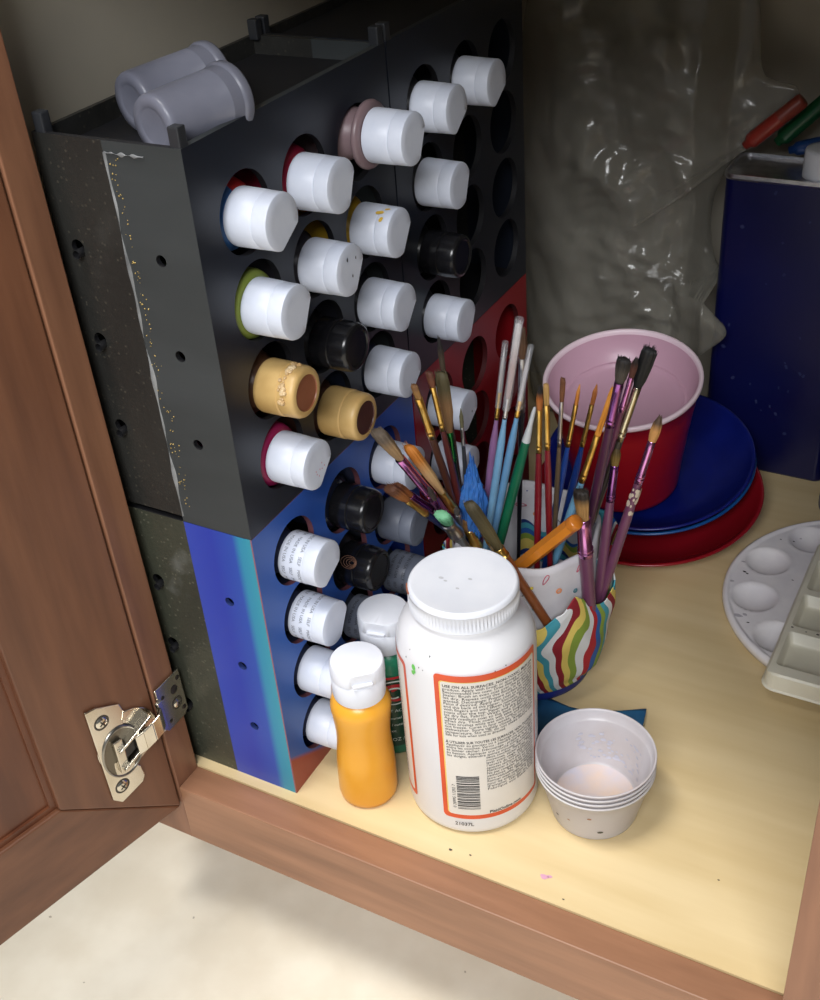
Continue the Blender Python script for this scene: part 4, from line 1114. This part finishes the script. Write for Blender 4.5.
o = MB().lathe([(.0600, HB-.0032), (.0612, HB-.0028), (.0618, HB-.0012), (.0616, HB+.0010), (.0604, HB+.0016), (.0590, HB+.0004), (.0580, HB-.004), (.0500, HB-.0225), (.0492, HB-.0228), (.0484, HB-.0222), (.0474, HB-.0222), (.0466, HB-.0236), (.0440, HB-.0262), (.00001, HB-.0268)], 96).build('inner_wall', mat('dusty_pink_plastic', S(204, 166, 184), S(196, 156, 174), rough=.35, scale=10), bk)
o['label'] = 'dusty pink inside'
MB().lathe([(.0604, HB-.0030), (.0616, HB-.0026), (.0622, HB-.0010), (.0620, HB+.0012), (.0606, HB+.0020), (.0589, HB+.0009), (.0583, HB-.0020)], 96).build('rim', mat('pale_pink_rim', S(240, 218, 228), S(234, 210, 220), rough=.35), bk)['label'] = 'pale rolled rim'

# ================================================================== BLUE TIN, CAN, MARKERS
tin = thing('metal_tin', 'tall dark blue rectangular tin with a silver top seam and white cap', 'tin', (.1755, .5160, 0))
tin_m = mat('blue_tin_lacquer', S(12, 18, 76), S(9, 13, 64), rough=.3, scale=8, bump=.03)
b = MB()
def rrect(hx, hy, r, n=6):
    out = []
    for sx, sy, a0 in ((1, 1, 0), (-1, 1, 90), (-1, -1, 180), (1, -1, 270)):
        for k in range(n+1):
            a = R_(a0+90*k/n); out.append((sx*(hx-r)+r*cos(a), sy*(hy-r)+r*sin(a)))
    return out
def rloft(b, secs, mi=0, capends=True):
    n = len(secs[0][0]); vs = []; fs = []
    for poly, z in secs: vs += [(x, y, z) for x, y in poly]
    for k in range(len(secs)-1):
        for i in range(n): fs.append([k*n+i, k*n+(i+1) % n, (k+1)*n+(i+1) % n, (k+1)*n+i])
    b.add(vs, fs, mi, False)
    if capends:
        b.add([(x, y, secs[0][1]) for x, y in secs[0][0]], [list(range(n))], mi, False)
        b.add([(x, y, secs[-1][1]) for x, y in secs[-1][0]], [list(range(n))], mi, False)
hx, hy = .0535, .0255
rloft(b, [(rrect(hx-.001, hy-.001, .007), 0), (rrect(hx, hy, .008), .002), (rrect(hx, hy, .008), .2615)])
rg = random.Random(6)
for k in range(26):                    # nicks in the lacquer
    x, z, r = rg.uniform(-hx+.01, hx-.01), rg.uniform(.04, .27), rg.uniform(.0004, .0016)
    b.add([(x+r*cos(w)*(1+.5*sin(2*w+k)), -hy-.0002, z+1.3*r*sin(w)) for w in [q*2*pi/7 for q in range(7)]], [list(range(7))], 1, False)
b.build('tin_body', [tin_m, plain((44, 52, 100), .5)], tin)
b = MB()
rloft(b, [(rrect(hx+.0004, hy+.0004, .0085), .2613), (rrect(hx+.0014, hy+.0014, .0092), .2630), (rrect(hx+.0012, hy+.0012, .009), .2660), (rrect(hx-.0006, hy-.0006, .0078), .2663), (rrect(hx-.001, hy-.001, .0075), .2640)], 0)
b.build('top_seam', silver, tin)
MB().lathe([(.0150, .2642), (.0168, .2648), (.0172, .2665), (.0168, .2840), (.0158, .2860), (.0120, .2866), (.00001, .2866)], 48, rad=lambda r, a, z, k: r*(1-.012*(k in (2, 3))*(int(a*40/pi) % 2))).build('screw_cap', white_plastic, tin).location = (.0190, -.006, 0)
cn = thing('canister', 'dark blue round canister at the right edge beside the blue tin', 'canister', (.2690, .466, 0))
MB().lathe([(.00001, 0), (.035, 0), (.0362, .0015), (.0362, .118), (.0350, .1205), (.0335, .121)], 64).build('canister_body', mat('cobalt_plastic', S(24, 42, 128), S(20, 36, 112), rough=.28), cn)
MB().lathe([(.0335, .121), (.0365, .1212), (.0370, .1225), (.0368, .131), (.0355, .1325), (.00001, .1328)], 64).build('lid', mat('cobalt_lid', S(18, 30, 96), rough=.35), cn)
def marker(label, A, B, r, col, cap):
    A, B = V(A), V(B)
    t = thing('craft_marker', label, 'marker', A, V((0, 0, 1)).rotation_difference((B-A).normalized()).to_euler(), 'markers lying over the blue tin')
    L = (B-A).length
    MB().lathe([(.00001, .0), (r*.55, .0002), (r*.62, .004), (r*.95, .006), (r, .008), (r, L*.62)], 24).build('marker_cap', plain(cap, .3), t)
    MB().lathe([(r, L*.62), (r*.97, L*.63), (r*.97, L*.97), (r*.8, L), (.00001, L)], 24).build('barrel', plain(col, .4), t)
marker('red-orange marker poking out of the plastic bag above the tin', (.1300, .515, .2800), (.1700, .520, .3180), .0062, (140, 58, 46), (158, 52, 42))
marker('dark green marker behind the white tin cap', (.150, .535, .278), (.206, .551, .335), .0066, (24, 92, 52), (20, 80, 46))
marker('blue marker lying just under the green marker', (.160, .5365, .2725), (.212, .5415, .2885), .0055, (36, 78, 140), (30, 66, 124))

# ================================================================== PLASTIC BAG
bag_m = mat('crinkled_bag_film', S(160, 157, 146), S(136, 133, 123), rough=.16, scale=18, alpha=.5, spec=.9, detail=6, bump=.25, bscale=220)
OUT = [(-.052, .004), (.02, .002), (.080, .004), (.104, .060), (.112, .105), (.140, .138), (.128, .156), (.112, .172), (.105, .196), (.104, .222), (.110, .246), (.120, .266), (.130, .280), (.150, .290), (.166, .306), (.162, .324), (.146, .328), (.134, .338), (.124, .395), (.085, .43), (.02, .43), (-.045, .42), (-.068, .33), (-.072, .2), (-.064, .08)]
def dense(poly, k=10):
    n = len(poly); out = []
    for i in range(n):
        p0, p1, p2, p3 = [V(poly[(i+d) % n]) for d in (-1, 0, 1, 2)]
        for j in range(k):
            t = j/k
            out.append(.5*((2*p1)+(p2-p0)*t+(2*p0-5*p1+4*p2-p3)*t*t+(3*p1-p0-3*p2+p3)*t*t*t))
    return out
ol = dense(OUT); no_ = len(ol); cen = V((.035, .20))
NV = 80
rgb_ = random.Random(14)
FOLDS = []                             # straight creases in random directions at several sizes
for fq, am, cnt in ((9, .0085, 3), (17, .0050, 4), (34, .0026, 5), (66, .0012, 5)):
    for _ in range(cnt):
        a_ = rgb_.uniform(0, pi); FOLDS.append((cos(a_), sin(a_), fq*rgb_.uniform(.8, 1.25), am*rgb_.uniform(.5, 1), rgb_.uniform(0, 1)))
def crink(x, z, s):
    w1 = N.noise(V((x*14, z*14, s)))*.55; w2 = N.noise(V((x*30, z*30, s+4)))*.22
    h = 0
    for dx, dz, fq, am, ph_ in FOLDS:
        t = fq*(x*dx+z*dz)+ph_+s+w1*fq*.05+w2
        h += am*(abs((t % 1)-.5)*2-.5)*(.45+.9*abs(N.noise(V((x*11+dx*9, z*11+dz*9, s+fq)))))
    return h
def yc(x, z):
    y = .530
    if z < .165 and x > .085: y -= .062*min(1, (x-.085)/.035)
    if z < .06: y -= .006*(1-z/.06)
    return y
b = MB(); vs, fs = [], []
for side in (-1, 1):
    for k in range(NV+1):
        q = k/NV
        for p in ol:
            x = cen.x+(p.x-cen.x)*q; z = cen.y+(p.y-cen.y)*q
            thin = .040 if x < .095 else .040-.030*min(1, (x-.095)/.02)
            d = thin*math.sqrt(max(0, 1-q**2.6))
            cr = crink(x, z, 2.0 if side < 0 else 7.0)*min(1, (1-q)*5+.25)*(1 if x < .095 else .55)
            y = yc(x, z)+side*(d+cr)
            y = min(max(y, .402), .583)
            vs.append((x, y, max(.0015, z+.25*cr)))
    o_ = (0 if side < 0 else 1)*(NV+1)*no_
    for k in range(NV):
        for i in range(no_):
            j = (i+1) % no_
            fs.append([o_+k*no_+i, o_+k*no_+j, o_+(k+1)*no_+j, o_+(k+1)*no_+i])
b.add(vs, fs, 0, True)
bag = b.build('plastic_bag', bag_m)
tag(bag, 'large crinkled clear plastic bag standing against the cabinet back behind the bucket', 'plastic bag')

# ================================================================== PALETTES
pal = thing('paint_palette', 'round white plastic paint palette with dished wells on the shelf', 'palette', (.2990, .3315, 0))
RP = .1065
wells = [(.0835*cos(R_(166+32.73*k)), .0835*sin(R_(166+32.73*k)), .0168, .0075) for k in range(11)] + [(0, 0, .038, .0070)]
def ph(x, y):
    z = .0100
    for wx, wy, wr, wd in wells:
        d = math.hypot(x-wx, y-wy)/wr
        if d < 1.0: z -= wd*(1-d*d)**.8
        elif d < 1.12: z += .0006*(1-abs(d-1.06)/.06)
    r = math.hypot(x, y)
    if r > RP*.955: z += .0016*sin(pi*min(1, (r/RP-.955)/.045))
    return z
b = MB(); vs, fs = [], []
NRr, NS = 90, 260
vs.append((0, 0, ph(0, 0)))
for k in range(1, NRr+1):
    for i in range(NS):
        a = 2*pi*i/NS; r = RP*k/NRr; vs.append((r*cos(a), r*sin(a), ph(r*cos(a), r*sin(a))))
base = len(vs)
for (r, z) in ((RP*1.004, .0070), (RP*.985, .0022), (RP*.96, .0006)):
    for i in range(NS): vs.append((r*cos(2*pi*i/NS), r*sin(2*pi*i/NS), z))
fs += [[0, 1+i, 1+(i+1) % NS] for i in range(NS)]
for k in range(NRr-1+3):
    for i in range(NS): fs.append([1+k*NS+i, 1+k*NS+(i+1) % NS, 1+(k+1)*NS+(i+1) % NS, 1+(k+1)*NS+i])
fs.append([base+2*NS+i for i in range(NS)])
b.add(vs, fs, 0, True)
pal_m = mat('worn_white_palette', S(242, 239, 242), S(232, 229, 234), rough=.2, scale=60, detail=6)
b.build('palette_body', pal_m, pal)
b = MB()
for x, y, r, k in [(-.094, .000, .0016, 0), (-.0915, -.0015, .0013, 0), (-.070, .058, .0012, 0), (-.079, .052, .0010, 0), (-.066, .066, .0014, 1), (-.0755, -.058, .0011, 0), (-.100, -.0150, .002, 1), (-.098, .012, .0015, 1), (-.0845, -.0530, .0030, 1), (-.080, -.050, .0022, 1), (-.058, .004, .0008, 0)]:
    MB().add([(x+r*cos(w)*(1+.4*sin(2*w+x*500)), y+.6*r*sin(w), ph(x, y)+.0004) for w in [q*2*pi/8 for q in range(8)]], [list(range(8))], 0, False).build('paint_fleck', plain((186, 182, 190), .3) if k else plain((52, 44, 50), .5), pal)
pr_ = thing('paint_tray', 'rectangular cream paint tray with square wells overlapping the round palette', 'paint tray', (.2490, .2065, .0120), (R_(.2), 0, 0))
W_, Ln, Ht = .098, .168, .0150
xs_ = [0, .0065, .0455, .0525, .0915, W_]
ys_ = [0, .0120, .0505, .0565, .0950, .1010, .1395, .1455, .158, Ln]
b = MB()
rloft(b, [([(x+W_/2, y+Ln/2) for x, y in rrect(W_/2-.001, Ln/2-.001, .009)], 0), ([(x+W_/2, y+Ln/2) for x, y in rrect(W_/2+.0004, Ln/2+.0004, .010)], .0016), ([(x+W_/2, y+Ln/2) for x, y in rrect(W_/2-.0006, Ln/2-.0006, .0095)], .0030), ([(x+W_/2, y+Ln/2) for x, y in rrect(W_/2-.0022, Ln/2-.0022, .008)], Ht-.0016), ([(x+W_/2, y+Ln/2) for x, y in rrect(W_/2-.0036, Ln/2-.0036, .007)], Ht-.0001)], capends=False)
b.add([(x+W_/2, y+Ln/2, 0) for x, y in rrect(W_/2-.001, Ln/2-.001, .009)], [list(range(28))], 0, False)
def cellq(x0, x1, y0, y1, z): return [(x0, y0, z), (x1, y0, z), (x1, y1, z), (x0, y1, z)]
wl = [(i, j) for i in (1, 3) for j in (1, 3, 5, 7)]
ys2 = ys_
inset = .0036
xs2 = [inset]+xs_[1:5]+[W_-inset]; ys3 = [inset]+ys_[1:9]+[Ln-inset]
for i in range(5):
    for j in range(9):
        x0, x1, y0, y1 = xs2[i], xs2[i+1], ys3[j], ys3[j+1]
        if (i, j) in wl:
            e, e2 = .0009, .0040
            rr = .003
            def rc(d, z): return [(x+(x0+x1)/2, y+(y0+y1)/2, z) for x, y in rrect((x1-x0)/2-d, (y1-y0)/2-d, rr)]
            L0 = cellq(x0, x1, y0, y1, Ht)
            rings = [rc(.0002, Ht), rc(.0010, Ht-.0006), rc(.0026, Ht-.0080), rc(.0042, Ht-.0092)]
            n = len(rings[0])
            vs = sum(rings, []); fs = []
            for k in range(3):
                for q in range(n): fs.append([k*n+q, k*n+(q+1) % n, (k+1)*n+(q+1) % n, (k+1)*n+q])
            fs.append([3*n+q for q in range(n)])
            b.add(vs, fs, 0, True)
            vs = rings[0]+L0                      # corner fillers between the rounded well and its square cell
            per = n//4
            for ci, corner in enumerate((2, 3, 0, 1)):
                seg = [vs[ci*per+q] for q in range(per)]
                b.add(seg+[L0[corner]], [list(range(per))+[per]], 0, False)
            for ci, (c1_, c2_) in enumerate(((2, 3), (3, 0), (0, 1), (1, 2))):
                b.add([rings[0][ci*per+per-1], rings[0][((ci+1)*per) % n], L0[c2_], L0[c1_]], [[0, 1, 2, 3]], 0, False)
        else:
            b.add(cellq(x0, x1, y0, y1, Ht), [[0, 1, 2, 3]], 0, False)
b.build('tray_body', mat('cream_tray_plastic', S(232, 229, 212), S(224, 220, 202), rough=.36, scale=40), pr_)
b = MB()
for x, y, r in [(.0260, .0535, .0012), (.018, .0532, .0007), (.034, .0545, .0008), (.008, .0545, .0010)]:
    MB().add([(x+r*cos(w), y+.7*r*sin(w), Ht+.0003) for w in [q*2*pi/8 for q in range(8)]], [list(range(8))], 0, False).build('paint_fleck', plain((84, 78, 66), .5), pr_)

# ================================================================== TWO CUPS LYING ON TOP OF THE RACK
frost = mat('cloudy_cup_plastic', S(128, 130, 144), S(114, 116, 130), rough=.35, scale=30, translucent=.15)
def lying_cup(label, c, yaw, L, r0, r1):
    t = thing('plastic_cup', label, 'plastic cup', c, (R_(-90+2), 0, R_(yaw)), 'cups lying on the rack')
    MB().lathe([(.00001, .0004), (r0*.56, .0004), (r0*.60, .0003), (r0*.64, 0), (r0*.72, 0), (r0*.94, 0), (r0, .002), (r0*1.01, .004), (r1*.97, L-.006), (r1*1.03, L-.0055), (r1*1.05, L-.004), (r1*1.04, L-.001), (r1*1.0, L), (r1*.99, L-.002), (r0*.96, .005), (r0*.88, .0035), (.00001, .0030)], 64).build('cup_body', frost, t)
lying_cup('cloudy plastic cup lying on the charcoal rack, nearer its front peg', (-.0245, .0120, .4365), -13, .050, .0150, .0165)
lying_cup('cloudy plastic cup lying behind another on the charcoal rack', (-.0600, .0400, .4368), -16, .052, .0150, .0165)

# ================================================================== LIGHT AND CAMERA
def area(name, loc, target, sx, sy, power, col):
    l = bpy.data.lights.new(name, 'AREA'); l.shape = 'RECTANGLE'; l.size = sx; l.size_y = sy; l.energy = power; l.color = col
    o = bpy.data.objects.new(name, l); COL.objects.link(o); o.location = loc
    o.rotation_euler = (V(target)-V(loc)).to_track_quat('-Z', 'Y').to_euler()
    return o
area('ceiling_lamp', (-.20, -.42, 2.15), (.02, -.15, .1), .7, .5, 43, (1, .97, .92))
area('front_fill_light', (.85, -2.2, 2.05), (0, .1, .2), 1.5, .9, 76, (.97, .98, 1))  # added fill from the front for the rack faces; no window known there
w = bpy.data.worlds.new('room'); SC.world = w; w.use_nodes = True
bg = w.node_tree.nodes['Background']; bg.inputs[0].default_value = (.86, .92, 1, 1); bg.inputs[1].default_value = .14
cam = bpy.data.cameras.new('camera'); co = bpy.data.objects.new('camera', cam); COL.objects.link(co)
cam.sensor_fit = 'HORIZONTAL'; cam.sensor_width = 36; cam.lens = 1191.82/820*36
cam.clip_start = .01
r, u, f = V((.8783465, .4730199, -.0689903)), V((-.2198174, .5278344, .8204092)), V((-.4244853, .7054382, -.5675995))
co.matrix_world = M(((r.x, u.x, -f.x, .358262), (r.y, u.y, -f.y, -.41892), (r.z, u.z, -f.z, .602368), (0, 0, 0, 1)))
SC.camera = co
SC.view_settings.view_transform = 'Standard'; SC.view_settings.look = 'None'
SC.view_settings.exposure = 0; SC.view_settings.gamma = 1; SC.view_settings.use_curve_mapping = False
